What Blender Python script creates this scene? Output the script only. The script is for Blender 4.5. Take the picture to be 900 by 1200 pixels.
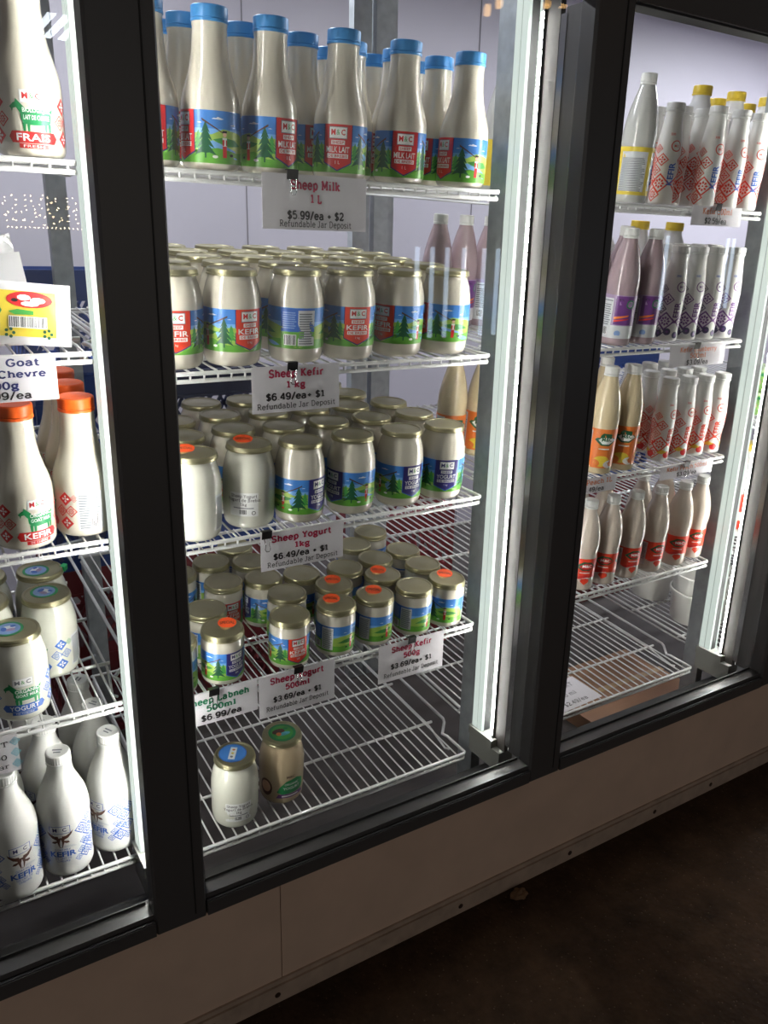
import bpy, bmesh, math, random
from math import sin, cos, pi, radians
from mathutils import Vector, Matrix

random.seed(7)
for o in list(bpy.data.objects):
    bpy.data.objects.remove(o)
SC = bpy.context.scene
COL = SC.collection

# ------------------------------------------------------------------ camera
cam_d = bpy.data.cameras.new('camera')
cam = bpy.data.objects.new('camera', cam_d)
COL.objects.link(cam)
SC.camera = cam
cam_d.sensor_fit = 'HORIZONTAL'
cam_d.sensor_width = 36.0
cam_d.lens = 36.0 * 954.0 / 900.0
cam_d.clip_start = 0.02
rx, ry, rz = (Vector((0.84983304, -0.5266306, 0.02107178)),
              Vector((-0.14500276, -0.27205708, -0.95129341)),
              Vector((0.50671295, 0.8053851, -0.30756598)))      # image right, image down, forward
m3 = Matrix((rx, -ry, -rz)).transposed()
cam.matrix_world = Matrix.Translation((0, -1.26, 1.572)) @ m3.to_4x4()

# ------------------------------------------------------------------ world, exposure, light levels
W = bpy.data.worlds.new('shop_ambient')
SC.world = W
W.use_nodes = True
WB = W.node_tree.nodes['Background']
WB.inputs['Color'].default_value = (1.0, 0.94, 0.88, 1)
WB.inputs['Strength'].default_value = 0.31
LED_DOT = 200.0          # radiance of the LED dots on the door posts
LED_LENS = 0.74          # radiance of their frosted lenses
CEIL_LAMP = 34.0        # watts of the cold room's own ceiling lamps
SC.view_settings.view_transform = 'Standard'
SC.view_settings.look = 'None'
SC.view_settings.gamma = 1.0
SC.view_settings.use_curve_mapping = False
SC.view_settings.exposure = 0.0
SC.cycles.use_denoising = True
SC.cycles.max_bounces = 8
SC.cycles.diffuse_bounces = 4
SC.cycles.glossy_bounces = 4
SC.cycles.transparent_max_bounces = 16
SC.cycles.transmission_bounces = 4
SC.cycles.caustics_reflective = False
SC.cycles.caustics_refractive = False
SC.cycles.sample_clamp_indirect = 4.0

# ------------------------------------------------------------------ materials
def lin(c):
    return tuple((x / 12.92 if x <= 0.04045 else ((x + 0.055) / 1.055) ** 2.4) for x in c)

def rgb(r, g, b):
    return lin((r / 255.0, g / 255.0, b / 255.0))

MATS = {}
def mat(name, col, rough=0.5, metal=0.0, coat=0.0, var=0.0, scale=20.0, bump=0.0, spec=0.5, emit=None, emit_s=0.0, trans=0.0, sss=0.0):
    if name in MATS:
        return MATS[name]
    m = bpy.data.materials.new(name)
    m.use_nodes = True
    nt = m.node_tree
    b = nt.nodes['Principled BSDF']
    b.inputs['Roughness'].default_value = rough
    b.inputs['Metallic'].default_value = metal
    b.inputs['Specular IOR Level'].default_value = spec
    b.inputs['Coat Weight'].default_value = coat
    b.inputs['Coat Roughness'].default_value = 0.08 if coat >= .5 else 0.03
    b.inputs['Coat IOR'].default_value = 1.7
    b.inputs['Transmission Weight'].default_value = trans
    if sss:
        b.inputs['Subsurface Weight'].default_value = sss
        b.inputs['Subsurface Radius'].default_value = (0.01, 0.008, 0.006)
    b.inputs['Base Color'].default_value = (*col, 1)
    if emit is not None:
        b.inputs['Emission Color'].default_value = (*emit, 1)
        b.inputs['Emission Strength'].default_value = emit_s
    if var or bump:
        tc = nt.nodes.new('ShaderNodeTexCoord')
        n = nt.nodes.new('ShaderNodeTexNoise')
        n.inputs['Scale'].default_value = scale
        n.inputs['Detail'].default_value = 6
        nt.links.new(tc.outputs['Object'], n.inputs['Vector'])
        if var:
            r = nt.nodes.new('ShaderNodeValToRGB')
            r.color_ramp.elements[0].position = 0.3
            r.color_ramp.elements[1].position = 0.7
            r.color_ramp.elements[0].color = (*[max(0, c * (1 - var)) for c in col], 1)
            r.color_ramp.elements[1].color = (*[min(1, c * (1 + var)) for c in col], 1)
            nt.links.new(n.outputs['Fac'], r.inputs['Fac'])
            nt.links.new(r.outputs['Color'], b.inputs['Base Color'])
        if bump:
            bp = nt.nodes.new('ShaderNodeBump')
            bp.inputs['Strength'].default_value = bump
            bp.inputs['Distance'].default_value = 0.004
            nt.links.new(n.outputs['Fac'], bp.inputs['Height'])
            nt.links.new(bp.outputs['Normal'], b.inputs['Normal'])
    MATS[name] = m
    return m

def glass_mat(name, tint=(1, 1, 1), ior=1.5, rough=0.0):
    m = bpy.data.materials.new(name)
    m.use_nodes = True
    nt = m.node_tree
    nt.nodes.clear()
    out = nt.nodes.new('ShaderNodeOutputMaterial')
    mix = nt.nodes.new('ShaderNodeMixShader')
    tr = nt.nodes.new('ShaderNodeBsdfTransparent')
    gl = nt.nodes.new('ShaderNodeBsdfGlossy')
    fr = nt.nodes.new('ShaderNodeFresnel')
    ge = nt.nodes.new('ShaderNodeNewGeometry')
    mr = nt.nodes.new('ShaderNodeMapRange')           # same reflectance from both faces of the thin pane
    mr.inputs['To Min'].default_value = ior; mr.inputs['To Max'].default_value = 1.0 / ior
    nt.links.new(ge.outputs['Backfacing'], mr.inputs['Value'])
    nt.links.new(mr.outputs['Result'], fr.inputs['IOR'])
    tr.inputs['Color'].default_value = (*tint, 1)
    gl.inputs['Roughness'].default_value = rough
    nt.links.new(fr.outputs['Fac'], mix.inputs['Fac'])
    nt.links.new(tr.outputs[0], mix.inputs[1])
    nt.links.new(gl.outputs[0], mix.inputs[2])
    nt.links.new(mix.outputs[0], out.inputs['Surface'])
    MATS[name] = m
    return m

GLASS = glass_mat('door_glass', (0.97, 0.985, 0.98))
BLACK = mat('black_powder_coat', rgb(76, 74, 74), 0.36, spec=0.5)
BLACK2 = mat('black_gasket', rgb(22, 22, 23), 0.6)
ALU = mat('brushed_aluminium', rgb(150, 148, 142), 0.42, metal=0.8, var=0.08, scale=60)
GALV = mat('galvanized_steel', rgb(168, 174, 178), 0.5, metal=0.25, var=0.14, scale=35)
WIRE = mat('white_epoxy_wire', rgb(222, 222, 220), 0.35, coat=0.2)
KICK = mat('painted_kick_panel', rgb(216, 188, 166), 0.55, var=0.06, scale=9, bump=0.08)
KICKTRIM = mat('kick_trim_paint', rgb(178, 156, 138), 0.55, var=0.15, scale=25, bump=0.15)
COLDWALL = mat('cold_room_wall_panel', rgb(184, 181, 191), 0.45, var=0.02, scale=3)
COLDFLOOR = mat('cold_room_floor', rgb(64, 59, 57), 0.7, var=0.2, scale=12)
SILL = mat('dark_sill_metal', rgb(26, 24, 23), 0.6, metal=0.0, var=0.2, scale=30)
SHOPWALL = mat('shop_wall_paint', rgb(120, 112, 104), 0.7)
SHOPCEIL = mat('shop_ceiling_paint', rgb(170, 165, 160), 0.8)
CREAM = mat('sheep_milk_in_glass', rgb(220, 213, 196), 0.35, coat=1.0, spec=0.3)
YOGURT = mat('yogurt_in_glass', rgb(226, 225, 210), 0.35, coat=1.0)
TAN = mat('tan_yogurt_in_glass', rgb(208, 186, 152), 0.35, coat=1.0)
NECK = mat('empty_glass_neck', rgb(176, 176, 160), 0.06, coat=0.9)
HDPE = mat('white_plastic', rgb(234, 233, 228), 0.32, coat=0.15)
GOLD = mat('gold_lid_metal', rgb(176, 170, 136), 0.36, metal=0.9, var=0.05, scale=30)
CAPBLUE = mat('blue_cap_plastic', rgb(80, 156, 222), 0.4)
CAPORANGE = mat('orange_cap_plastic', rgb(246, 100, 30), 0.4)
CAPWHITE = mat('white_cap_plastic', rgb(228, 228, 224), 0.4)
CAPYELLOW = mat('yellow_cap_plastic', rgb(232, 200, 60), 0.4)
CARD = mat('laminated_card', rgb(226, 222, 226), 0.22, coat=0.3)
CLIPBLACK = mat('black_clip_steel', rgb(22, 22, 24), 0.35)
CHROME = mat('clip_wire', rgb(200, 200, 200), 0.2, metal=1.0)
STICK = mat('orange_special_sticker', rgb(250, 92, 40), 0.5)
STICKTAN = mat('sticker_backing', rgb(214, 176, 120), 0.6)
INK = {k: mat('print_' + k, rgb(*v), r) for k, v, r in [
    ('sky', (72, 136, 214), .3), ('skylight', (126, 180, 236), .3), ('cloud', (240, 242, 245), .3), ('field', (164, 198, 92), .3),
    ('grass', (104, 172, 62), .3), ('hill', (64, 140, 66), .3), ('tree', (34, 92, 62), .3), ('tree2', (74, 160, 74), .3),
    ('red', (206, 44, 44), .3), ('orangered', (226, 66, 40), .3), ('navy', (56, 50, 120), .3), ('white', (240, 240, 238), .3), ('black', (36, 34, 36), .3),
    ('grey', (120, 124, 130), .3), ('palegrey', (212, 214, 216), .3), ('blue', (58, 104, 190), .3), ('paleblue', (134, 164, 216), .3), ('green', (40, 140, 84), .3),
    ('yellow', (232, 204, 70), .3), ('orange', (232, 124, 56), .3), ('brown', (92, 58, 46), .3), ('purple', (110, 60, 130), .3),
    ('mauve', (164, 140, 176), .3), ('pink', (214, 120, 120), .3), ('magenta', (186, 34, 78), .4), ('textgreen', (22, 120, 82), .4),
    ('textnavy', (48, 52, 110), .4), ('textorange', (214, 118, 74), .4), ('cyan', (90, 180, 200), .4), ('berry', (64, 60, 92), .4), ('skin', (232, 190, 160), .4)]}

# ------------------------------------------------------------------ mesh builder
class MB:
    def __init__(self):
        self.v, self.f, self.mi, self.mats = [], [], [], []
    def m(self, material):
        if material not in self.mats:
            self.mats.append(material)
        return self.mats.index(material)
    def face(self, idx, mi):
        self.f.append(tuple(idx)); self.mi.append(mi)
    def box(self, x0, x1, y0, y1, z0, z1, material):
        mi = self.m(material); b = len(self.v)
        self.v += [(x, y, z) for z in (z0, z1) for y in (y0, y1) for x in (x0, x1)]
        for q in ((0, 2, 3, 1), (4, 5, 7, 6), (0, 1, 5, 4), (2, 6, 7, 3), (0, 4, 6, 2), (1, 3, 7, 5)):
            self.face([b + i for i in q], mi)
        return self
    def prism(self, pts, z0, z1, material):            # pts: xy outline, extruded in z
        mi = self.m(material); b = len(self.v); n = len(pts)
        self.v += [(x, y, z0) for x, y in pts] + [(x, y, z1) for x, y in pts]
        self.face([b + i for i in range(n)][::-1], mi)
        self.face([b + n + i for i in range(n)], mi)
        for i in range(n):
            j = (i + 1) % n
            self.face((b + i, b + j, b + n + j, b + n + i), mi)
        return self
    def lathe(self, prof, material, n=40, ribs=0, rib=0.0, cx=0, cy=0):
        mi = self.m(material); b = len(self.v); k = len(prof)
        for (r, z) in prof:
            for i in range(n):
                a = 2 * pi * i / n
                rr = r + (rib * (1 if i % 2 else 0) if ribs and r > 1e-6 else 0)
                self.v.append((cx + rr * cos(a), cy + rr * sin(a), z))
        for s in range(k - 1):
            for i in range(n):
                j = (i + 1) % n
                self.face((b + s * n + i, b + s * n + j, b + (s + 1) * n + j, b + (s + 1) * n + i), mi)
        return self
    def tube(self, pts, r, material, n=6, closed=False):
        mi = self.m(material); b = len(self.v)
        P = [Vector(p) for p in pts]; k = len(P)
        for i, p in enumerate(P):
            if closed:
                t = P[(i + 1) % k] - P[i - 1]
            else:
                t = (P[min(i + 1, k - 1)] - P[max(i - 1, 0)])
            t.normalize()
            ref = Vector((0, 0, 1)) if abs(t.z) < 0.9 else Vector((1, 0, 0))
            u = t.cross(ref).normalized(); w = t.cross(u)
            for s in range(n):
                a = 2 * pi * s / n
                self.v.append(tuple(p + (u * cos(a) + w * sin(a)) * r))
        for i in range(k if closed else k - 1):
            j2 = (i + 1) % k
            for s in range(n):
                s2 = (s + 1) % n
                self.face((b + i * n + s, b + i * n + s2, b + j2 * n + s2, b + j2 * n + s), mi)
        if not closed:
            self.face([b + s for s in range(n)], mi)
            self.face([b + (k - 1) * n + s for s in range(n)][::-1], mi)
        return self
    def raw(self, verts, faces, material):
        mi = self.m(material); b = len(self.v)
        self.v += list(verts)
        for f in faces:
            self.face([b + i for i in f], mi)
        return self
    def mesh(self, name, smooth=True, angle=35):
        me = bpy.data.meshes.new(name)
        me.from_pydata(self.v, [], self.f)
        for x in self.mats:
            me.materials.append(x)
        me.polygons.foreach_set('material_index', self.mi)
        bm = bmesh.new(); bm.from_mesh(me)
        bmesh.ops.recalc_face_normals(bm, faces=bm.faces)
        bm.to_mesh(me); bm.free()
        if smooth:
            me.polygons.foreach_set('use_smooth', [True] * len(me.polygons))
            me.set_sharp_from_angle(angle=radians(angle))
        me.update()
        return me
    def build(self, name, parent=None, smooth=True, angle=35, loc=None, rotz=0):
        o = bpy.data.objects.new(name, self.mesh(name, smooth, angle))
        COL.objects.link(o)
        if parent is not None:
            o.parent = parent
        if loc is not None:
            o.location = loc
        o.rotation_euler[2] = rotz
        return o

def tag(o, label=None, cat=None, group=None, kind=None):
    for k, val in (('label', label), ('category', cat), ('group', group), ('kind', kind)):
        if val:
            o[k] = val
    return o

def thing(name, label, cat, loc=(0, 0, 0), rotz=0, group=None):
    o = bpy.data.objects.new(name, None)
    o.empty_display_size = 0.05
    COL.objects.link(o)
    o.location = loc
    o.rotation_euler[2] = rotz
    return tag(o, label, cat, group)

def put(name, mesh, parent):
    o = bpy.data.objects.new(name, mesh)
    COL.objects.link(o)
    o.parent = parent
    return o

def struct(mb, name, **k):
    o = mb.build(name, **k)
    if k.get('parent') is None:
        o['kind'] = 'structure'
    return o

# ------------------------------------------------------------------ lettering
TXT = {}
def sans(s, bold=0.018):
    """outline letters as flat triangles: list of verts (2d), faces, bounding box"""
    if (s, bold) in TXT:
        return TXT[(s, bold)]
    cu = bpy.data.curves.new('t', 'FONT')
    cu.body = s; cu.size = 1; cu.offset = bold; cu.resolution_u = 2; cu.fill_mode = 'FRONT'
    ob = bpy.data.objects.new('t', cu)
    COL.objects.link(ob)
    dg = bpy.context.evaluated_depsgraph_get()
    me = bpy.data.meshes.new_from_object(ob.evaluated_get(dg))
    vs = [(v.co.x, v.co.y) for v in me.vertices]
    fs = [tuple(p.vertices) for p in me.polygons]
    bpy.data.objects.remove(ob); bpy.data.curves.remove(cu); bpy.data.meshes.remove(me)
    xs = [p[0] for p in vs]; ys = [p[1] for p in vs]
    TXT[(s, bold)] = (vs, fs, (min(xs), min(ys), max(xs), max(ys)))
    return TXT[(s, bold)]

def arc(cx, cy, rx_, ry_, a0, a1, n=9):
    return [(cx + rx_ * cos(radians(a0 + (a1 - a0) * i / n)), cy + ry_ * sin(radians(a0 + (a1 - a0) * i / n))) for i in range(n + 1)]

def _glyphs():
    G = {}
    A = arc
    bowl = A(.34, .34, .26, .34, 0, 360, 16)
    G['S'] = (.74, [A(.36, .75, .26, .25, 15, 270) + A(.37, .25, .28, .25, 90, -165)], [], [((.62, .8), (.62, 1.0)), ((.09, 0), (.09, .2))])
    G['h'] = (.78, [[(.17, 0), (.17, 1)], [(.17, .42)] + A(.4, .42, .22, .26, 170, 0) + [(.62, 0)]], [(.17, 0, .15), (.62, 0, .15), (.1, 1, .08)], [])
    G['e'] = (.7, [[(.08, .37), (.62, .37)] + A(.35, .34, .27, .34, 5, 325, 14)], [], [])
    G['p'] = (.76, [[(.17, -.28), (.17, .68)], A(.4, .34, .25, .34, 150, -150, 12)], [(.17, -.28, .15), (.1, .68, .08)], [])
    G['M'] = (1.06, [[(.2, 0), (.2, 1), (.53, .25), (.86, 1), (.86, 0)]], [(.2, 0, .16), (.86, 0, .16), (.12, 1, .1), (.94, 1, .1)], [])
    G['i'] = (.42, [[(.21, 0), (.21, .68)]], [(.21, 0, .17), (.14, .68, .08)], [((.21, .88), (.21, .98))])
    G['l'] = (.42, [[(.21, 0), (.21, 1)]], [(.21, 0, .17), (.14, 1, .08)], [])
    G['k'] = (.76, [[(.17, 0), (.17, 1)], [(.58, .68), (.2, .3)], [(.3, .42), (.62, 0)]], [(.17, 0, .14), (.62, 0, .14), (.1, 1, .08), (.58, .68, .14)], [])
    G['1'] = (.6, [[(.1, .8), (.32, 1), (.32, 0)]], [(.32, 0, .22)], [])
    G['L'] = (.74, [[(.2, 1), (.2, 0), (.64, 0), (.64, .26)]], [(.2, 1, .16), (.12, 0, .08)], [])
    G['$'] = (.7, [A(.35, .72, .24, .22, 15, 270) + A(.35, .26, .25, .24, 90, -165), [(.35, -.14), (.35, 1.12)]], [], [])
    G['5'] = (.7, [[(.58, 1), (.16, 1), (.13, .56)] + A(.34, .33, .27, .32, 130, -150, 12)], [], [])
    G['.'] = (.3, [], [], [((.15, .03), (.15, .11))])
    G['9'] = (.7, [A(.35, .68, .26, .31, 0, 360, 14), [(.61, .68)] + A(.33, .42, .28, .42, 0, -140, 9)], [], [])
    G['6'] = (.7, [A(.35, .32, .26, .31, 0, 360, 14), [(.09, .32)] + A(.37, .58, .28, .42, 180, 40, 9)], [], [])
    G['/'] = (.56, [[(.06, -.12), (.5, 1.08)]], [], [])
    G['a'] = (.72, [A(.33, .48, .22, .2, 160, 0, 8) + [(.55, .1), (.66, 0)], [(.55, .36)] + A(.31, .19, .22, .19, 90, 330, 10) + [(.55, .16)]], [], [])
    G['+'] = (.7, [[(.1, .42), (.6, .42)], [(.35, .17), (.35, .67)]], [], [])
    G['2'] = (.7, [A(.34, .72, .25, .27, 165, -30, 10) + [(.1, .03), (.6, .03), (.6, .2)]], [], [])
    G['R'] = (.88, [[(.2, 0), (.2, 1), (.44, 1)] + A(.44, .75, .24, .25, 90, -90, 9) + [(.2, .5)], [(.42, .5), (.72, 0)]], [(.2, 0, .16), (.76, 0, .12), (.12, 1, .1)], [])
    G['f'] = (.52, [[(.22, 0), (.22, .78)] + A(.4, .78, .18, .2, 180, 50, 6), [(.06, .64), (.42, .64)]], [(.22, 0, .16)], [])
    G['u'] = (.78, [[(.17, .68), (.17, .26)] + A(.38, .26, .21, .25, 180, 320, 8) + [(.6, .25)], [(.6, .68), (.6, 0)]], [(.1, .68, .08), (.53, .68, .08), (.67, 0, .08)], [])
    G['n'] = (.78, [[(.17, 0), (.17, .68)], [(.17, .42)] + A(.4, .42, .22, .26, 170, 0) + [(.62, 0)]], [(.17, 0, .15), (.62, 0, .15), (.1, .68, .08)], [])
    G['d'] = (.76, [[(.58, 0), (.58, 1)], A(.35, .34, .25, .34, 30, 330, 12)], [(.5, 1, .08), (.66, 0, .08)], [])
    G['b'] = (.76, [[(.17, 0), (.17, 1)], A(.4, .34, .25, .34, 150, -150, 12)], [(.1, 1, .08)], [])
    G['J'] = (.6, [[(.4, 1), (.4, .25)] + A(.21, .25, .19, .25, 0, -160, 7)], [(.38, 1, .18)], [])
    G['r'] = (.58, [[(.18, 0), (.18, .68)], [(.18, .4)] + A(.4, .44, .2, .22, 160, 50, 6)], [(.18, 0, .16), (.1, .68, .08)], [])
    G['D'] = (.9, [[(.2, 0), (.2, 1), (.38, 1)] + A(.38, .5, .38, .5, 90, -90, 12) + [(.2, 0)]], [(.12, 0, .1), (.12, 1, .1)], [])
    G['o'] = (.7, [A(.35, .34, .26, .34, 0, 360, 16)], [], [])
    G['s'] = (.6, [A(.3, .51, .2, .17, 20, 270, 8) + A(.3, .17, .22, .17, 90, -160, 8)], [], [])
    G['t'] = (.52, [[(.22, .92), (.22, .2)] + A(.38, .2, .16, .2, 180, 310, 6), [(.05, .64), (.44, .64)]], [], [])
    G['K'] = (.9, [[(.2, 0), (.2, 1)], [(.68, 1), (.24, .4)], [(.36, .55), (.74, 0)]], [(.2, 0, .16), (.2, 1, .16), (.76, 0, .14), (.7, 1, .14)], [])
    G['4'] = (.7, [[(.48, 0), (.48, 1), (.06, .3), (.64, .3)]], [(.48, 0, .15)], [])
    G['Y'] = (.84, [[(.12, 1), (.42, .5), (.72, 1)], [(.42, .5), (.42, 0)]], [(.42, 0, .18), (.14, 1, .13), (.7, 1, .13)], [])
    G['g'] = (.72, [A(.33, .4, .22, .27, 0, 360, 12), [(.5, .62), (.68, .66)], [(.2, .16), (.18, .06), (.5, .04)] + A(.36, -.13, .26, .16, 60, -250, 10)], [], [])
    G['0'] = (.7, [A(.35, .5, .26, .5, 0, 360, 16)], [], [])
    G['m'] = (1.14, [[(.17, 0), (.17, .68)], [(.17, .42)] + A(.37, .42, .2, .26, 170, 0, 7) + [(.57, 0)], [(.57, .42)] + A(.77, .42, .2, .26, 170, 0, 7) + [(.97, 0)]], [(.17, 0, .14), (.57, 0, .14), (.97, 0, .14), (.1, .68, .08)], [])
    G['3'] = (.7, [A(.34, .75, .24, .25, 160, -90, 10) + A(.34, .25, .27, .25, 90, -160, 10)], [], [])
    G['8'] = (.7, [A(.35, .75, .22, .24, 0, 360, 12), A(.35, .25, .26, .26, 0, 360, 12)], [], [])
    G['v'] = (.74, [[(.1, .68), (.37, 0), (.64, .68)]], [(.12, .68, .12), (.62, .68, .12)], [])
    G['G'] = (.9, [A(.46, .5, .36, .5, 40, 330, 14) + [(.78, .42), (.5, .42)]], [], [((.72, .78), (.72, 1.0))])
    G['c'] = (.66, [A(.35, .34, .27, .34, 40, 320, 12)], [], [((.56, .48), (.56, .62))])
    G['&'] = (.9, [[(.8, 0), (.24, .72)] + A(.38, .8, .17, .19, 200, -20, 8) + [(.5, .66), (.2, .42)] + A(.32, .24, .24, .24, 130, 320, 9) + [(.72, .5)]], [], [])
    G['C'] = (.86, [A(.44, .5, .35, .5, 40, 320, 14)], [], [((.72, .74), (.72, .98))])
    G['O'] = (.92, [A(.46, .5, .36, .5, 0, 360, 16)], [], [])
    G['T'] = (.84, [[(.42, 0), (.42, 1)], [(.08, .8), (.08, 1), (.76, 1), (.76, .8)]], [(.42, 0, .18)], [])
    G['B'] = (.86, [[(.2, 0), (.2, 1), (.42, 1)] + A(.42, .76, .22, .24, 90, -90, 8) + [(.2, .52)], [(.42, .52)] + A(.42, .26, .27, .26, 90, -90, 8) + [(.2, 0)]], [(.12, 0, .1), (.12, 1, .1)], [])
    G['P'] = (.8, [[(.2, 0), (.2, 1), (.42, 1)] + A(.42, .72, .26, .28, 90, -90, 8) + [(.2, .44)]], [(.2, 0, .16), (.12, 1, .1)], [])
    G['y'] = (.74, [[(.1, .68), (.37, .02)], [(.64, .68), (.32, -.22), (.14, -.26)]], [(.12, .68, .12), (.62, .68, .12)], [])
    G['7'] = (.7, [[(.1, .82), (.1, 1), (.62, 1), (.28, 0)]], [], [])
    G['U'] = (.9, [[(.2, 1), (.2, .3)] + A(.45, .3, .25, .3, 180, 360, 9) + [(.7, 1)]], [(.2, 1, .15), (.7, 1, .15)], [])
    G[' '] = (.36, [], [], [])
    return G
GLY = _glyphs()

def slab(s, weight):
    """slab-serif lettering drawn from pen strokes; cap height 1. Returns quads, width"""
    V, F = [], []
    def seg(a, b, w, cap=0.0):
        dx, dy = b[0] - a[0], b[1] - a[1]
        L = math.hypot(dx, dy) or 1e-6
        dx, dy = dx / L, dy / L
        a = (a[0] - dx * cap, a[1] - dy * cap); b = (b[0] + dx * cap, b[1] + dy * cap)
        nx, ny = -dy * w / 2, dx * w / 2
        i = len(V)
        V.extend([(a[0] + nx, a[1] + ny), (a[0] - nx, a[1] - ny), (b[0] - nx, b[1] - ny), (b[0] + nx, b[1] + ny)])
        F.append((i, i + 1, i + 2, i + 3))
    x = 0
    for ch in s:
        adv, st, sl, ex = GLY[ch]
        for p in st:
            for i in range(len(p) - 1):
                seg((x + p[i][0], p[i][1]), (x + p[i + 1][0], p[i + 1][1]), weight, weight * 0.18 if 0 < i < len(p) - 2 else 0)
        for (sx, sy, hw) in sl:
            yy = sy + (weight * .35 if sy <= 0 else -weight * .35)
            seg((x + sx - hw, yy), (x + sx + hw, yy), weight * .7)
        for (a, b) in ex:
            seg((x + a[0], a[1]), (x + b[0], b[1]), weight * (1.15 if ch in '.i' else .7))
        x += adv + weight * .35
    return V, F, x

# ------------------------------------------------------------------ printed artwork (flat layers, then wrapped)
class Art:
    def __init__(self):
        self.L = []                                    # (verts2d, faces, material, layer)
        self.k = 0
    def poly(self, pts, ink, layer=None):
        if layer is None:
            self.k += 1; layer = self.k
        self.L.append(([tuple(p) for p in pts], [tuple(range(len(pts)))], INK[ink] if isinstance(ink, str) else ink, layer))
        return self
    def rect(self, u0, u1, v0, v1, ink, layer=None):
        return self.poly([(u0, v0), (u1, v0), (u1, v1), (u0, v1)], ink, layer)
    def disc(self, u, v, ru, rv, ink, n=16, layer=None):
        return self.poly([(u + ru * cos(2 * pi * i / n), v + rv * sin(2 * pi * i / n)) for i in range(n)], ink, layer)
    def ring(self, u, v, r0, r1, ink, n=18):
        self.k += 1
        for i in range(n):
            a, b = 2 * pi * i / n, 2 * pi * (i + 1) / n
            self.poly([(u + r0 * cos(a), v + r0 * sin(a)), (u + r1 * cos(a), v + r1 * sin(a)), (u + r1 * cos(b), v + r1 * sin(b)), (u + r0 * cos(b), v + r0 * sin(b))], ink, self.k)
        return self
    def text(self, s, u, v, w, h, ink, bold=0.018, vert=False):
        """centred at (u, v), fitted to w x h; vert reads upwards"""
        self.k += 1
        vs, fs, bb = sans(s, bold)
        sx, sy = w / (bb[2] - bb[0]), h / (bb[3] - bb[1])
        q = [((x - (bb[0] + bb[2]) / 2) * sx, (y - (bb[1] + bb[3]) / 2) * sy) for x, y in vs]
        if vert:
            q = [(-y, x) for x, y in q]
        self.L.append(([(u + x, v + y) for x, y in q], fs, INK[ink], self.k))
        return self
    def slabtext(self, s, u, v, h, ink, weight=.17, width=None):
        self.k += 1
        vs, fs, w = slab(s, weight)
        sx = h if width is None else width / w
        self.L.append(([(u + (x - w / 2) * sx, v + y * h) for x, y in vs], fs, INK[ink], self.k))
        return self
    def lines(self, u0, u1, v0, v1, n, ink='grey', fill=.5):
        self.k += 1
        st = (v1 - v0) / n
        rnd = random.Random(int((u0 * 1e4) + n))
        for i in range(n):
            e = u0 + (u1 - u0) * rnd.uniform(.82, 1)
            self.rect(u0, e, v0 + i * st, v0 + i * st + st * fill, ink, self.k)
        return self
    def barcode(self, u0, u1, v0, v1):
        self.rect(u0 - .001, u1 + .001, v0 - .001, v1 + .001, 'white')
        self.k += 1
        rnd = random.Random(5); u = u0
        while u < u1:
            w = rnd.choice((.0006, .0011, .0016))
            self.rect(u, min(u + w, u1), v0, v1, 'black', self.k)
            u += w + rnd.choice((.0006, .0012))
        return self
    def tree(self, u, v, h, ink):
        w = h * .33
        self.k += 1
        self.rect(u - h * .025, u + h * .025, v, v + h * .2, ink, self.k)
        for i in range(4):
            b = v + h * (.1 + .2 * i); t = b + h * .36; ww = w * (1 - .2 * i)
            self.poly([(u - ww, b - h * .03), (u - ww * .35, b + h * .05), (u, b + h * .03), (u + ww * .35, b + h * .05), (u + ww, b - h * .03), (u, min(t, v + h))], ink, self.k)
        return self
    def cloud(self, u, v, w):
        self.k += 1
        self.poly([(u - w, v), (u - w * .7, v + w * .18), (u - w * .3, v + w * .16), (u, v + w * .34), (u + w * .4, v + w * .2), (u + w, v + w * .06), (u + w * .5, v - w * .06)], 'cloud', self.k)
        return self
    def diamond(self, u, v, r, ink, style=0):
        self.k += 1; k = self.k
        t = r * .1
        c = [(u, v - r), (u + r, v), (u, v + r), (u - r, v)]
        ci = [(u, v - r + 2 * t), (u + r - 2 * t, v), (u, v + r - 2 * t), (u - r + 2 * t, v)]
        if style in (0, 2):
            for i in range(4):
                j = (i + 1) % 4
                self.poly([c[i], c[j], ci[j], ci[i]], ink, k)
        if style == 1:
            self.poly(c, ink, k)
            self.k += 1; k = self.k
        n = 8 if style == 2 else 4
        pi_ = 'white' if style == 1 else ink
        for i in range(n):
            a = 2 * pi * i / n
            m_ = r * (.36 if n == 8 else .34); s = r * (.13 if n == 8 else .17)
            self.poly([(u + (m_ - s * 1.4) * cos(a), v + (m_ - s * 1.4) * sin(a)), (u + m_ * cos(a) + s * sin(a), v + m_ * sin(a) - s * cos(a)),
                       (u + (m_ + s * 1.4) * cos(a), v + (m_ + s * 1.4) * sin(a)), (u + m_ * cos(a) - s * sin(a), v + m_ * sin(a) + s * cos(a))], pi_, k)
        self.disc(u, v, r * .1, r * .1, pi_, 8, k)
        return self
    def logo(self, u, v, w, h, ink='red', frame=None):
        if frame:
            self.rect(u - w / 2 - .0012, u + w / 2 + .0012, v - h / 2 - .0012, v + h / 2 + .0012, frame)
        self.rect(u - w / 2, u + w / 2, v - h / 2, v + h / 2, 'white')
        self.text('M', u - w * .29, v + h * .05, w * .26, h * .56, ink, .03)
        self.text('C', u + w * .29, v + h * .05, w * .24, h * .56, ink, .03)
        self.text('&', u, v + h * .05, w * .2, h * .5, 'tree2', .0)
        return self
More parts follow.
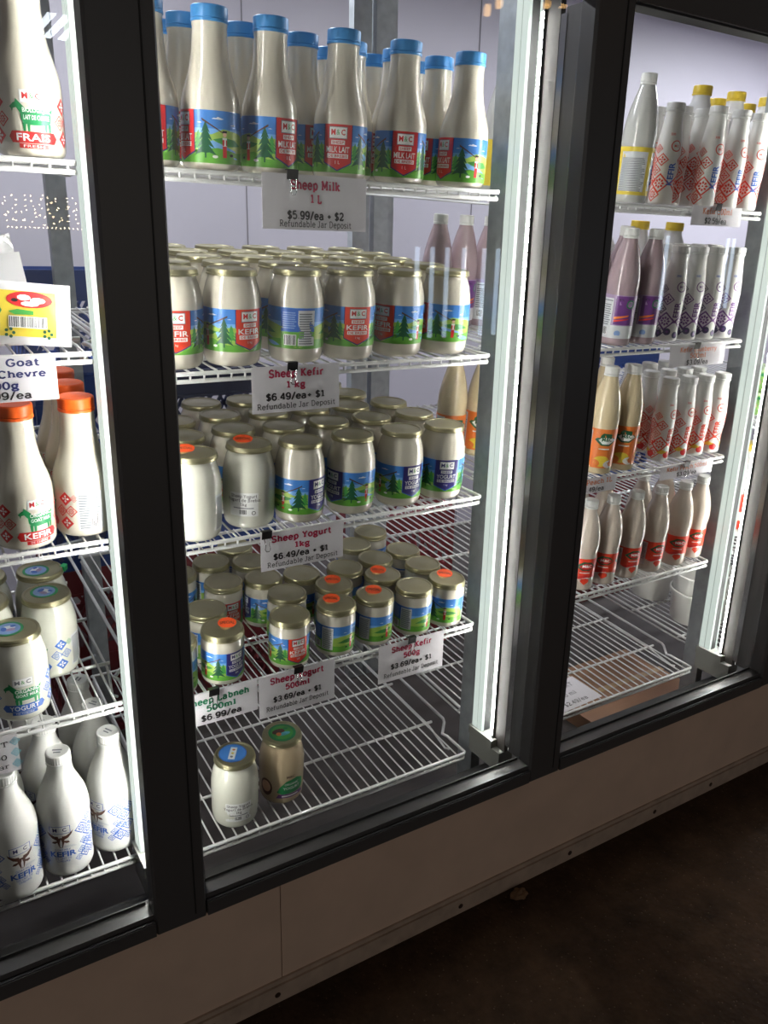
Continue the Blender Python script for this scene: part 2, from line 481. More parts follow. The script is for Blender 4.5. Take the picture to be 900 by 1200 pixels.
    def wrap(self, rfun, z0, step, name, vstep=None, off=.0002, lay=.00005):
        """bend the flat artwork round a bottle or jar (u = length along the surface, u=0 faces -y)"""
        r0 = rfun(z0 + .03)
        groups = {}
        for vs, fs, m_, layer in self.L:
            us = [p[0] for p in vs]; ws = [p[1] for p in vs]
            g = groups.setdefault(layer, [1e9, -1e9, 1e9, -1e9])
            g[0] = min(g[0], min(us)); g[1] = max(g[1], max(us)); g[2] = min(g[2], min(ws)); g[3] = max(g[3], max(ws))
        level = {}
        for k in sorted(groups):
            a_ = groups[k]
            level[k] = 1 + max([level[j] for j in level if groups[j][0] < a_[1] and a_[0] < groups[j][1] and groups[j][2] < a_[3] and a_[2] < groups[j][3]] or [0])
        out_v, out_f, mats, mi = [], [], [], []
        for vs, fs, m_, layer in self.L:
            bm = bmesh.new()
            bv = [bm.verts.new((x, y, 0)) for x, y in vs]
            for f in fs:
                try:
                    bm.faces.new([bv[i] for i in f])
                except ValueError:
                    pass
            bmesh.ops.triangulate(bm, faces=bm.faces)
            us = [x for x, y in vs]
            k0, k1 = math.floor(min(us) / step), math.ceil(max(us) / step)
            for k in range(k0, k1 + 1):
                bmesh.ops.bisect_plane(bm, geom=bm.verts[:] + bm.edges[:] + bm.faces[:], plane_co=(k * step, 0, 0), plane_no=(1, 0, 0), dist=1e-7)
            if vstep:
                ws = [y for x, y in vs]
                for k in range(math.floor(min(ws) / vstep), math.ceil(max(ws) / vstep) + 1):
                    bmesh.ops.bisect_plane(bm, geom=bm.verts[:] + bm.edges[:] + bm.faces[:], plane_co=(0, k * vstep, 0), plane_no=(0, 1, 0), dist=1e-7)
            if m_ not in mats:
                mats.append(m_)
            q = mats.index(m_); b = len(out_v)
            bm.verts.index_update()
            for vt in bm.verts:
                a = vt.co.x / r0 - pi / 2
                z = z0 + vt.co.y
                r = rfun(z) + off + lay * level[layer]
                out_v.append((r * cos(a), r * sin(a), z))
            for f in bm.faces:
                out_f.append([b + x.index for x in f.verts]); mi.append(q)
            bm.free()
        me = bpy.data.meshes.new(name)
        me.from_pydata(out_v, [], out_f)
        for x in mats:
            me.materials.append(x)
        me.polygons.foreach_set('material_index', mi)
        me.polygons.foreach_set('use_smooth', [True] * len(me.polygons))
        me.update()
        return me
    def flat(self, mb, place, lay=.00012, off=.0002):
        """lay the artwork on a plane: place(u, v, n) -> point, n = height above the plane"""
        for vs, fs, m_, layer in self.L:
            mb.raw([place(x, y, off + lay * layer) for x, y in vs], fs, m_)
        return mb

def rprof(prof):
    P = sorted([(z, r) for r, z in prof if r > 1e-4])
    def f(z):
        if z <= P[0][0]:
            return P[0][1]
        for (za, ra), (zb, rb) in zip(P, P[1:]):
            if z <= zb:
                return ra if zb - za < 1e-9 else ra + (rb - ra) * (z - za) / (zb - za)
        return P[-1][1]
    return f

# ------------------------------------------------------------------ key heights and positions (metres)
T, S2, S3, S4, S5 = 1.695, 1.3535, 1.023, 0.692, 0.319        # middle door shelves
L1, LC, L2, L3, L4 = 1.695, 1.398, 1.062, 0.728, 0.366       # left door shelves
R1, R2, R3, R4, R5 = 1.687, 1.351, 1.018, 0.690, 0.326       # right door shelves
YF = 0.18                                                     # shelf fronts
FY = -0.066                                                   # front face of the door frames
FZ = 0.083                                                    # shop floor
ZB0, ZB1, ZT0, ZT1 = 0.381, 0.410, 2.007, 2.101               # bottom rail and header
MUL = [(0.286, 0.382), (1.172, 1.268), (2.059, 2.154), (-0.600, -0.505), (2.945, 3.041)]  # door frame and floor values were scaled about the camera position

# ------------------------------------------------------------------ structure
def build_floor():
    mb = MB().box(-5, 11, -9, FY + .03, FZ - .05, FZ, mat('shop_floor', rgb(92, 74, 60), 0.85, spec=0.2))
    o = struct(mb, 'floor', smooth=False)
    m = MATS['shop_floor']; nt = m.node_tree; b = nt.nodes['Principled BSDF']
    tc = nt.nodes.new('ShaderNodeTexCoord')
    n1 = nt.nodes.new('ShaderNodeTexNoise'); n1.inputs['Scale'].default_value = 9.0; n1.inputs['Detail'].default_value = 14; n1.inputs['Roughness'].default_value = .72
    n2 = nt.nodes.new('ShaderNodeTexVoronoi'); n2.inputs['Scale'].default_value = 70
    r1 = nt.nodes.new('ShaderNodeValToRGB')
    r1.color_ramp.elements[0].position = .3; r1.color_ramp.elements[1].position = .75
    r1.color_ramp.elements[0].color = (*rgb(40, 28, 18), 1); r1.color_ramp.elements[1].color = (*rgb(82, 60, 42), 1)
    r2 = nt.nodes.new('ShaderNodeValToRGB')
    r2.color_ramp.elements[0].position = .0; r2.color_ramp.elements[1].position = .16
    r2.color_ramp.elements[0].color = (*rgb(128, 106, 88), 1); r2.color_ramp.elements[1].color = (0, 0, 0, 1)
    mx = nt.nodes.new('ShaderNodeMixRGB'); mx.blend_type = 'ADD'; mx.inputs['Fac'].default_value = .5
    bp = nt.nodes.new('ShaderNodeBump'); bp.inputs['Strength'].default_value = .7; bp.inputs['Distance'].default_value = .004
    for n in (n1, n2):
        nt.links.new(tc.outputs['Object'], n.inputs['Vector'])
    nt.links.new(n1.outputs['Fac'], r1.inputs['Fac']); nt.links.new(n2.outputs['Distance'], r2.inputs['Fac'])
    nt.links.new(r1.outputs['Color'], mx.inputs[1]); nt.links.new(r2.outputs['Color'], mx.inputs[2])
    nt.links.new(mx.outputs['Color'], b.inputs['Base Color'])
    nt.links.new(n2.outputs['Distance'], bp.inputs['Height']); nt.links.new(bp.outputs['Normal'], b.inputs['Normal'])
build_floor()

SEAM = mat('panel_seam', rgb(120, 118, 124), .6)
struct(MB().box(-3, 5.5, FY + .03, 2.3, 0.02, 0.10, COLDFLOOR), 'floor_cold_room', smooth=False)
struct(MB().box(-3, 5.5, 2.2, 2.3, 0.1, 2.9, COLDWALL).box(1.45, 1.454, 2.197, 2.2, .1, 2.9, SEAM)
       .box(2.65, 2.654, 2.197, 2.2, .1, 2.9, SEAM).box(.25, .254, 2.197, 2.2, .1, 2.9, SEAM), 'wall_back', smooth=False)
struct(MB().box(-3, -2.9, 0.1, 2.2, 0.1, 2.9, COLDWALL), 'wall_left', smooth=False)
struct(MB().box(5.4, 5.5, 0.1, 2.2, 0.1, 2.9, COLDWALL), 'wall_right', smooth=False)
struct(MB().box(-3, 5.5, FY + .03, 2.3, 2.9, 3.0, COLDWALL), 'ceiling_cold_room', smooth=False)
struct(MB().box(-5, 7, FY, FY + .03, ZT1, 3.3, SHOPWALL), 'wall_front', smooth=False)
struct(MB().box(-5, 11, -9, FY + .03, 3.3, 3.36, SHOPCEIL), 'ceiling', smooth=False)

# kick panel below the doors, its seam and the trim strip along the floor
kick = struct(MB().box(-3, .534, FY + .012, FY + .03, FZ, ZB0, KICK).box(.5358, 5.5, FY + .012, FY + .03, FZ, ZB0, KICK), 'wall_kick_panel', smooth=False)
tr = MB()
tr.prism([(-3, FY + .012), (-3, FY + .002), (5.5, FY + .002), (5.5, FY + .012)], FZ, FZ + .042, KICKTRIM)
tr.prism([(-3, FY + .012), (-3, FY + .007), (5.5, FY + .007), (5.5, FY + .012)], FZ + .042, FZ + .052, KICKTRIM)
base = struct(tr, 'baseboard_front', smooth=False)
for x in (.38, .52, .99, 1.34, 1.66, 1.9):
    sc = MB()
    sc.lathe([(.0065, 0), (.0065, .0008), (.004, .0018), (0, .002)], mat('rusty_screw', rgb(60, 40, 30), .6, metal=.4), 12)
    o = sc.build('screw_head', parent=base)
    o.location = (x, FY + .002, FZ + .021); o.rotation_euler = (pi / 2, 0, 0)

# mullions between the doors: front cap, stepped stile, deeper core
def mullion(i, x0, x1):
    mb = MB()
    mb.prism([(x0, FY + .006), (x0 + .004, FY), (x1 - .004, FY), (x1, FY + .006), (x1, FY + .0395), (x0, FY + .0395)], ZB0, ZT1, BLACK)
    o = struct(mb, 'trim_%d' % i, angle=20)
    g = MB()
    g.box(x0 + .020, x1 - .020, FY + .040, FY + .10, ZB0 + .02, ZT0, BLACK)
    g.build('mullion_core', parent=o, smooth=False)
    s = MB()
    for xa in (x0 + .0185, x1 - .020):
        s.box(xa, xa + .0015, FY + .097, FY + .113, ZB0 + .03, ZT0 - .01, CHROME)
    s.build('core_edge_bead', parent=o, smooth=False)
    s = MB()
    s.box(x1 - .0235, x1 - .0215, FY - .0015, FY + .001, ZB0 + .015, ZT1 - .02, BLACK2)
    s.build('door_gap_seam', parent=o, smooth=False)
for i, (x0, x1) in enumerate(MUL):
    mullion(i + 1, x0, x1)
head = struct(MB().box(-.7, 3.2, FY - .002, FY + .0395, ZT0, ZT1, BLACK), 'trim_6', smooth=False)
MB().box(-.7, 3.2, FY + .004, FY + .039, ZT0 - .004, ZT0, BLACK2).build('header_soffit', parent=head, smooth=False)

# doors: bottom rail, thin frame edge and the pane
def door(n, x0, x1):
    fr = MB()
    fr.prism([(x0 + .0005, FY - .002), (x1 - .0005, FY - .002), (x1 - .0005, FY + .0395), (x0 + .0005, FY + .0395)], ZB0, ZB1, BLACK)
    fr.box(x0 + .0005, x1 - .0005, FY + .008, FY + .039, ZB1, ZB1 + .012, BLACK)
    fr.box(x0 + .0005, x1 - .0005, FY, FY + .004, ZB1, ZB1 + .0025, mat('rail_edge', rgb(70, 70, 72), .3))
    o = struct(fr, 'door_%d' % n, smooth=False)
    MB().box(x0 - .006, x1 + .006, FY + .041, FY + .049, ZB0 + .02, ZT0 + .01, GLASS).build('glass_pane', parent=o, smooth=False)
    e = MB()
    e.box(x0 - .0005, x0 + .005, FY + .0395, FY + .0405, ZB1 + .012, ZT0, ALU)
    e.build('glass_edge_bead', parent=o, smooth=False)
    e = MB()
    e.box(x0 + .006, x1 - .006, FY + .0395, FY + .0405, ZB1 + .012, ZB1 + .018, SILL)
    e.build('bottom_bead', parent=o, smooth=False)
door(1, MUL[3][1], MUL[0][0])
door(2, MUL[0][1], MUL[1][0])
door(3, MUL[1][1], MUL[2][0])
door(4, MUL[2][1], MUL[4][0])
sl = struct(MB().box(-.7, 3.2, FY + .05, .13, .29, .305, SILL).box(-.7, 3.2, FY + .05, FY + .062, .305, ZB1, SILL).box(-.7, 3.2, .12, .13, .1, .29, SILL), 'trim_7', smooth=False)

# ------------------------------------------------------------------ LED fixtures on the backs of the mullions and the shelf uprights
def led(xc, w, label, name='led_light_fixture'):
    h = w / 2
    t = thing(name, label, 'light', (xc, 0.118, .372))
    MB().box(-h + .006, h - .006, -.050, -.0105, 0, 1.70, mat('fixture_rail', rgb(50, 47, 44), .7)).box(-h, h, -.0105, -.0045, 0, 1.70, mat('led_board', rgb(60, 60, 60), .6)).build('housing', t, smooth=False)
    MB().box(-h + .002, h - .002, .028, .072, 0, 1.70, mat('lens_holder', rgb(30, 31, 31), .7)).build('lens_holder', t, smooth=False)
    DM = mat('led_dot', (1, 1, 1), .5, emit=(1, .98, .94), emit_s=LED_DOT)
    LM = mat('led_lens', rgb(70, 76, 73), .4, emit=(.9, 1.0, .93), emit_s=LED_LENS)
    CM = mat('led_lens_rib', rgb(60, 66, 64), .4, emit=(.9, 1.0, .93), emit_s=LED_LENS * .5)
    for s in (-1, 1):
        dots, lens = MB(), MB()
        z = .03
        while z < 1.64:
            dots.box(s * h, s * (h + .003), -.009, -.0055, z, z + .012, DM)
            z += .0165
        lens.box(s * (h - .002), s * (h + .006), .028, .046, .02, 1.69, LM)
        lens.box(s * (h - .002), s * (h + .004), .046, .050, .02, 1.69, CM)
        lens.box(s * (h - .002), s * (h + .006), .050, .066, .02, 1.69, LM)
        lens.box(s * (h - .002), s * (h + .003), .066, .070, .02, 1.69, CM)
        dots.build('led_strip', t, smooth=False)
        lens.build('frosted_lens', t, smooth=False)
    CL = mat('clear_end_cap', rgb(146, 146, 140), .2, coat=.4)
    c = MB()
    c.box(-h - .01, h + .01, -.05, .070, -.055, .0, CL)
    c.box(-h - .012, h + .012, -.02, .072, -.004, .02, CL)
    c.build('end_cap', t, smooth=False)
    return t
led(.334, .020, 'lit LED strip running down behind the post between the first and second doors')
led(1.214, .024, 'lit LED strip with frosted lens at the edge of the sheep milk door')
led(2.122, .024, 'lit LED strip with frosted lens at the far edge of the flavoured kefir door')

def post(x0, x1, y0, y1, label, z1=2.5):
    mb = MB()
    t_ = .003
    mb.prism([(x0, y0), (x1, y0), (x1, y1), (x1 - t_, y1), (x1 - t_, y0 + t_), (x0 + t_, y0 + t_), (x0 + t_, y1), (x0, y1)], .1, z1, GALV)
    z = .3 if y0 < .9 else 9
    while z < z1 - .05:
        mb.box((x0 + x1) / 2 - .003, (x0 + x1) / 2 + .003, y0 - .0006, y0 + .0005, z, z + .022, BLACK2)
        z += .05
    o = mb.build('shelf_upright', smooth=False)
    return tag(o, label, 'post', 'galvanized shelf uprights')
post(1.206, 1.234, .192, .250, 'grey steel upright beside the LED strip at the edge of the sheep milk door', 2.4)
post(2.126, 2.154, .192, .250, 'grey steel upright beside the LED strip at the far edge of the flavoured kefir door', 2.4)
post(.346, .366, .196, .236, 'grey steel upright behind the LED strip between the first and second doors', 2.4)
post(1.287, 1.346, 1.0, 1.03, 'wide grey steel upright against the back wall, first of the pair behind sheep milk')
post(1.362, 1.432, 1.0, 1.03, 'wide grey steel upright against the back wall, second of the pair behind sheep milk')
post(.422, .470, 1.0, 1.03, 'grey steel upright against the back wall behind the goat products')
post(2.29, 2.36, 1.0, 1.03, 'grey steel upright at the back behind the flavoured kefir')

# ------------------------------------------------------------------ wire shelves
def shelf(x0, x1, z, label, depth=.78, xr=None):
    y0, y1 = YF, YF + depth
    t = thing('wire_shelf', label, 'shelf', ((x0 + x1) / 2, y0, z), 0, 'white wire shelves')
    t.rotation_euler[0] = math.atan(.08)                          # the shelves fall towards the doors
    ox, oy = (x0 + x1) / 2, y0
    a, b, D = x0 - ox, x1 - ox, depth
    d = MB()
    n = int((x1 - x0) / .0265)
    for i in range(1, n):
        x = a + (b - a) * i / n
        d.tube([(x, D, -.0022), (x, .004, -.0022), (x, -.001, -.006), (x, -.001, -.017)], .0021, WIRE, 6)
    d.build('wire_deck', t)
    f = MB()
    f.tube([(a, 0, -.0048), (b - .004, 0, -.0048), (b, .004, -.0048)], .0042, WIRE, 8)
    f.tube([(a, 0, -.0185), (b - .004, 0, -.0185), (b, .006, -.0185), (b, .012, -.014)], .0042, WIRE, 8)
    f.build('front_rail', t)
    for s, xs in ((1, b), (-1, a)):
        e = MB()
        k = .036 if s > 0 else .004
        e.tube([(xs, .002, -.0035), (xs, .065, -.006), (xs, .08, -.006), (xs - s * .006, .095, -.006), (xs + k * .8, .135, -.006), (xs + k, .15, -.006), (xs + k, D, -.006)], .004, WIRE, 8)
        e.tube([(xs - s * .012, .05, -.0235), (xs - s * .02, .06, -.0235), (xs - s * .004, .16, -.0235), (xs - s * .004, D, -.0235)], .003, WIRE, 6)
        e.build('side_rail', t)
    c = MB()
    for y in (.155, .36, .56, D):
        c.tube([(a, y, -.0075), (b, y, -.0075)], .0036, WIRE, 8)
        c.tube([(a, y + .01, -.0155), (b, y + .01, -.0155)], .0030, WIRE, 6)
    c.build('cross_bar', t)
    if xr:
        MB().tube([(b - .02, D + .004, -.012), (xr - ox, D + .036, -.012)], .005, GALV, 8).build('hook_arm', t)
    return t
mid_l, mid_r = .405, 1.175
for z, nm in ((T, 'top white wire shelf, holding the blue-capped sheep milk bottles'), (S2, 'white wire shelf holding the large sheep kefir jars'),
              (S3, 'white wire shelf holding the large sheep yogurt jars'), (S4, 'white wire shelf holding the small sheep jars'),
              (S5, 'nearly empty bottom wire shelf with two large jars')):
    shelf(mid_l, mid_r, z, nm, xr=1.30)
for z, nm in ((L1, 'top wire shelf in the first door, under the goat milk bottle'), (LC, 'wire shelf holding the goat cheese packets'),
              (L2, 'wire shelf holding the orange-capped goat kefir bottles'), (L3, 'wire shelf holding the goat yogurt jars with sticker lids'),
              (L4, 'bottom wire shelf in the first door, under the white goat kefir bottles')):
    shelf(-.5, .331, z, nm, xr=.43)
for z, nm in ((R1, 'top wire shelf in the third door, under the patterned kefir bottles'), (R2, 'wire shelf holding the blueberry kefir bottles'),
              (R3, 'wire shelf holding the peach kefir bottles'), (R4, 'wire shelf holding the strawberry drink bottles'),
              (R5, 'empty bottom wire shelf in the third door, with a loose card on it')):
    shelf(1.275, 2.077, z, nm, xr=2.30)
for z, nm in ((R1, 'wire shelf beyond the third door, under yellow-capped jugs'), (1.388, 'wire shelf beyond the third door, under a purple packet'), (1.09, 'wire shelf beyond the third door, under the dip tubs'),
              (.688, 'wire shelf beyond the third door, under the white jug'), (.326, 'bottom wire shelf beyond the third door, under white buckets')):
    shelf(2.212, 3.05, z, nm)

# ------------------------------------------------------------------ copies of a thing with its parts
def dup(root, loc, rotz, label=None):
    r = root.copy(); COL.objects.link(r)
    r.location = loc; r.rotation_euler[2] = rotz
    if label:
        r['label'] = label
    for ch in list(root.children):
        c = ch.copy(); COL.objects.link(c); c.parent = r
        for g in list(ch.children):
            d = g.copy(); COL.objects.link(d); d.parent = c
    return r

SLOPE = .08                                                   # gravity-feed shelves: they fall towards the doors
TILT = math.atan(SLOPE)
def seat(o, z):
    o.rotation_mode = 'ZYX'
    o.rotation_euler[0] = TILT
    o.location.z = z + SLOPE * (o.location.y - YF)
    return o

def facing(x, y, deg):
    """turn so that the label's centre shows deg degrees to the right of the side facing the aisle camera spot"""
    return -math.atan2(x, 1.26 + y) + radians(deg)

ORD = ['first', 'second', 'third', 'fourth', 'fifth', 'sixth', 'seventh', 'eighth']
ROW = ['front', 'second', 'third', 'fourth', 'fifth', 'sixth']

# ------------------------------------------------------------------ label artwork
def sheep_art(r, h, badge, word, size, tall=1.0):
    A = Art(); H = pi * r
    A.rect(-H, H, 0, h, 'sky')
    A.rect(-H, H, 0, h * .66, 'skylight')
    for s in (-1, 1):
        A.poly([(0, 0), (s * H, 0), (s * H, h * .42), (s * 2.2 * r, h * .60), (s * 1.5 * r, h * .66), (s * 1.1 * r, h * .55), (s * .6 * r, h * .58), (0, h * .5)], 'field')
        A.poly([(s * 1.15 * r, h * .46), (s * 1.5 * r, h * .50), (s * 1.95 * r, h * .47), (s * 2.3 * r, h * .36), (s * 1.7 * r, h * .33), (s * 1.3 * r, h * .40)], 'hill')
        A.poly([(0, 0), (s * H, 0), (s * H, h * .26), (s * 2.1 * r, h * .22), (s * 1.3 * r, h * .30), (s * .8 * r, h * .16), (0, h * .2)], 'grass')
        A.tree(s * .66 * r, h * .22, h * .42, 'tree2')
        A.tree(s * .90 * r, h * .10, h * .70, 'tree')
        A.cloud(s * 1.32 * r, h * .84, h * .13); A.cloud(s * .72 * r, h * .76, h * .05); A.cloud(s * 1.9 * r, h * .74, h * .07)
        a, b = (s * 1.50 * r, h * .58), (s * .78 * r, h * .82)
        A.poly([(a[0], a[1] - h * .008), (a[0], a[1] + h * .012), (b[0], b[1] + h * .03), (b[0], b[1] - h * .012)], 'brown')
        u = s * 1.55 * r
        A.rect(u - h * .045, u + h * .045, h * .12, h * .34, 'red'); A.rect(u - h * .05, u + h * .05, h * .34, h * .5, 'white')
        A.rect(u - h * .05, u - h * .01, h * .35, h * .46, 'red'); A.rect(u + h * .025, u + h * .05, h * .35, h * .46, 'red')
        A.disc(u, h * .56, h * .045, h * .05, 'skin', 10); A.rect(u - h * .05, u + h * .05, h * .59, h * .63, 'black')
        A.disc(s * 1.82 * r, h * .17, h * .05, h * .03, 'black', 8); A.disc(s * 1.22 * r, h * .13, h * .06, h * .03, 'white', 8)
    # the back panel: blue field, white facts panel, barcode
    for e in (-1, 1):
        A.rect(*sorted((e * H, e * (H - .62 * r))), h * .42, h * .98, 'blue')
        A.rect(*sorted((e * H, e * (H - .62 * r))), h * .06, h * .42, 'grass')
    A.rect(-H + .01 * r, -H + .62 * r, h * .08, h * .94, 'palegrey')
    A.lines(-H + .05 * r, -H + .58 * r, h * .12, h * .90, 13)
    A.barcode(H - .48 * r, H - .08 * r, h * .1, h * .34)
    A.lines(H - .55 * r, H - .06 * r, h * .5, h * .92, 8, 'paleblue')
    w = .50 * r
    A.poly([(-w - .0016, h), (w + .0016, h), (w + .0016, h * .2), (0, h * .03), (-w - .0016, h * .2)], 'navy' if badge != 'navy' else 'blue')
    A.poly([(-w, h), (w, h), (w, h * .22), (0, h * .06), (-w, h * .22)], badge)
    A.logo(0, h * .83, w * 1.24, h * .22, 'red' if badge != 'navy' else 'textnavy', 'grey')
    A.rect(-w * .5, w * .5, h * .585, h * .675, 'white'); A.text('SHEEP', 0, h * .63, w * .86, h * .06, badge)
    A.text(word, 0, h * .485, w * 1.7, h * .125, 'white')
    A.rect(-w * .78, w * .78, h * .305, h * .395, 'white'); A.text('DE BREBIS', 0, h * .35, w * 1.4, h * .06, badge)
    A.text(size, 0, h * .22, w * .34, h * .07, 'white', 0)
    return A

def goat_shape(A, u, v, s, ink):
    A.k += 1
    k = A.k
    P = lambda q: [(u + x * s, v + y * s) for x, y in q]
    A.poly(P([(-.78, .30), (-.80, .62), (-.62, .86), (-.1, .88), (.45, .90), (.85, .82), (.98, .58), (.94, .20), (.80, .06), (.40, .02), (-.2, .0), (-.62, .06)]), ink, k)
    A.poly(P([(-.55, .45), (-.86, .70), (-1.02, .92), (-1.32, .84), (-1.42, .95), (-1.20, 1.16), (-1.06, 1.22), (-1.02, 1.42), (-.86, 1.24), (-.66, 1.05), (-.45, .85)]), ink, k)
    A.poly(P([(-1.32, .86), (-1.28, .66), (-1.20, .86)]), ink, k)
    for x, w_ in ((-.62, .10), (-.38, .09), (.60, .11), (.84, .10)):
        A.poly(P([(x - .055, -.46), (x + .055, -.46), (x + w_, .12), (x - w_, .12)]), ink, k)
    A.poly(P([(.86, .80), (1.12, .98), (1.02, .66)]), ink, k)

def goat_art(r, h, ink, word, tile, line1='ORGANIC', line2='GOAT MILK', sub='DE CHEVRE'):
    A = Art()
    A.logo(.02 * r, h * .90, .62 * r, h * .19, 'red' if ink == 'red' else 'grey', 'palegrey')
    goat_shape(A, .08 * r, h * .42, .50 * r, 'green')
    A.text(line1, .13 * r, h * .665, .78 * r, h * .095, 'white', .02)
    A.text(line2, .13 * r, h * .55, .74 * r, h * .08, 'white', .02)
    A.poly([(-.62 * r, h * .11), (.62 * r, h * .11), (.72 * r, h * .21), (.62 * r, h * .31), (-.62 * r, h * .31), (-.72 * r, h * .21)], ink)
    A.text(word, 0, h * .21, .98 * r, h * .13, 'white')
    A.rect(-.42 * r, .42 * r, h * .02, h * .10, ink); A.text(sub, 0, h * .06, .6 * r, h * .045, 'white', 0)
    for s in (-1, 1):
        A.diamond(s * 1.10 * r, h * .78, h * .16, tile, 1); A.diamond(s * 1.10 * r, h * .22, h * .16, tile, 1)
        A.diamond(s * .92 * r, h * .50, h * .14, tile, 2); A.diamond(s * 1.29 * r, h * .50, h * .14, tile, 2)
        A.diamond(s * 1.42 * r, h * .80, h * .09, 'green' if ink != 'red' else 'pink', 2)
    A.rect(1.52 * r, 2.4 * r, h * .06, h * .94, 'palegrey'); A.lines(1.57 * r, 2.35 * r, h * .1, h * .9, 14)
    A.barcode(1.97 * r, 2.3 * r, h * .12, h * .42)
    return A

def white_kefir_art(r, h):
    A = Art()
    A.rect(-.40 * r, .40 * r, h * .81, h * .99, 'blue'); A.rect(-.375 * r, .375 * r, h * .82, h * .98, 'white')
    A.text('M', -.18 * r, h * .905, .16 * r, h * .09, 'textnavy', .02); A.text('C', .18 * r, h * .905, .15 * r, h * .09, 'textnavy', .02)
    P = lambda q: [(x * r, h * y) for x, y in q]
    A.poly(P([(-.05, .47), (.07, .47), (.13, .58), (.15, .68), (.05, .715), (-.09, .71), (-.15, .66), (-.11, .57)]), 'brown')
    for e in (-1, 1):
        A.poly(P([(e * .06, .69), (e * .14, .66), (e * .30, .70), (e * .44, .78), (e * .50, .86), (e * .36, .80), (e * .22, .755), (e * .08, .75)]), 'brown')
        A.poly(P([(e * .12, .64), (e * .30, .62), (e * .34, .58), (e * .22, .57), (e * .12, .60)]), 'brown')
    A.poly(P([(-.03, .48), (.05, .48), (.06, .60), (.02, .68), (-.03, .60)]), 'white')
    A.poly(P([(.12, .52), (.45, .50), (.62, .44), (.3, .455), (.1, .47)]), 'palegrey')
    A.text('GOAT MILK', .05 * r, h * .41, .62 * r, h * .05, 'blue', 0)
    A.text('KEFIR', .05 * r, h * .30, 1.0 * r, h * .135, 'blue', .035)
    A.text('DE LAIT DE', .05 * r, h * .195, .62 * r, h * .05, 'blue', 0); A.text('CHEVRE', .05 * r, h * .125, .5 * r, h * .05, 'blue', 0)
    for s in (-1, 1):
        for (u, v, q, st) in ((.84, .80, .15, 2), (1.16, .95, .13, 2), (.9, .47, .09, 0), (1.2, .64, .17, 2), (.80, .27, .10, 0), (1.06, .40, .12, 0), (1.36, .36, .15, 2), (1.0, .17, .16, 2), (.66, .12, .09, 0), (1.45, .80, .12, 0), (1.32, .10, .10, 0)):
            A.diamond(s * u * r, h * v, h * q * .95, 'blue', st)
    A.lines(2.2 * r, 2.9 * r, h * .1, h * .8, 12, 'paleblue')
    return A

def slim_art(r, h, tile, word_ink, fruit, tile2=None):
    A = Art()
    for s in (-1, 1):
        for i, (u, v, q, st) in enumerate(((.9, .10, .095, 2), (.45, .24, .125, 2), (1.35, .27, .09, 0), (.95, .40, .075, 0), (.5, .53, .08, 0), (1.4, .52, .10, 2), (.95, .66, .06, 0), (1.9, .4, .1, 2), (2.3, .2, .1, 2), (2.4, .6, .09, 0), (1.85, .72, .06, 0))):
            A.diamond(s * (u + .35) * r, h * v, h * q, tile if i % 3 or not tile2 else tile2, st)
    A.text('KEFIR', 0, h * .36, h * .28, .52 * r, word_ink, .03, vert=True)
    A.ring(.1 * r, h * .70, .36 * r, .44 * r, tile)
    A.text('M', .02 * r, h * .70, .2 * r, .2 * r, tile); A.text('C', .26 * r, h * .70, .16 * r, .2 * r, tile)
    A.text('500', -.3 * r, h * .84, .4 * r, h * .03, 'blue' if tile != 'orangered' else 'orangered')
    if fruit == 'berry':
        for u, v in ((-.5, .1), (.25, .06), (-1.2, .07), (1.0, .09), (1.7, .05)):
            A.disc(u * r, h * v, .3 * r, .3 * r, 'berry'); A.disc(u * r, h * v, .1 * r, .1 * r, 'purple', 8)
    if fruit == 'peach':
        for u in (-1.5, 0, 1.5):
            A.disc(u * r, h * .08, .34 * r, .34 * r, 'red'); A.poly([(u * r, h * .12), ((u - .5) * r, h * .16), ((u - .95) * r, h * .11), ((u - .5) * r, h * .09)], 'yellow')
    return A

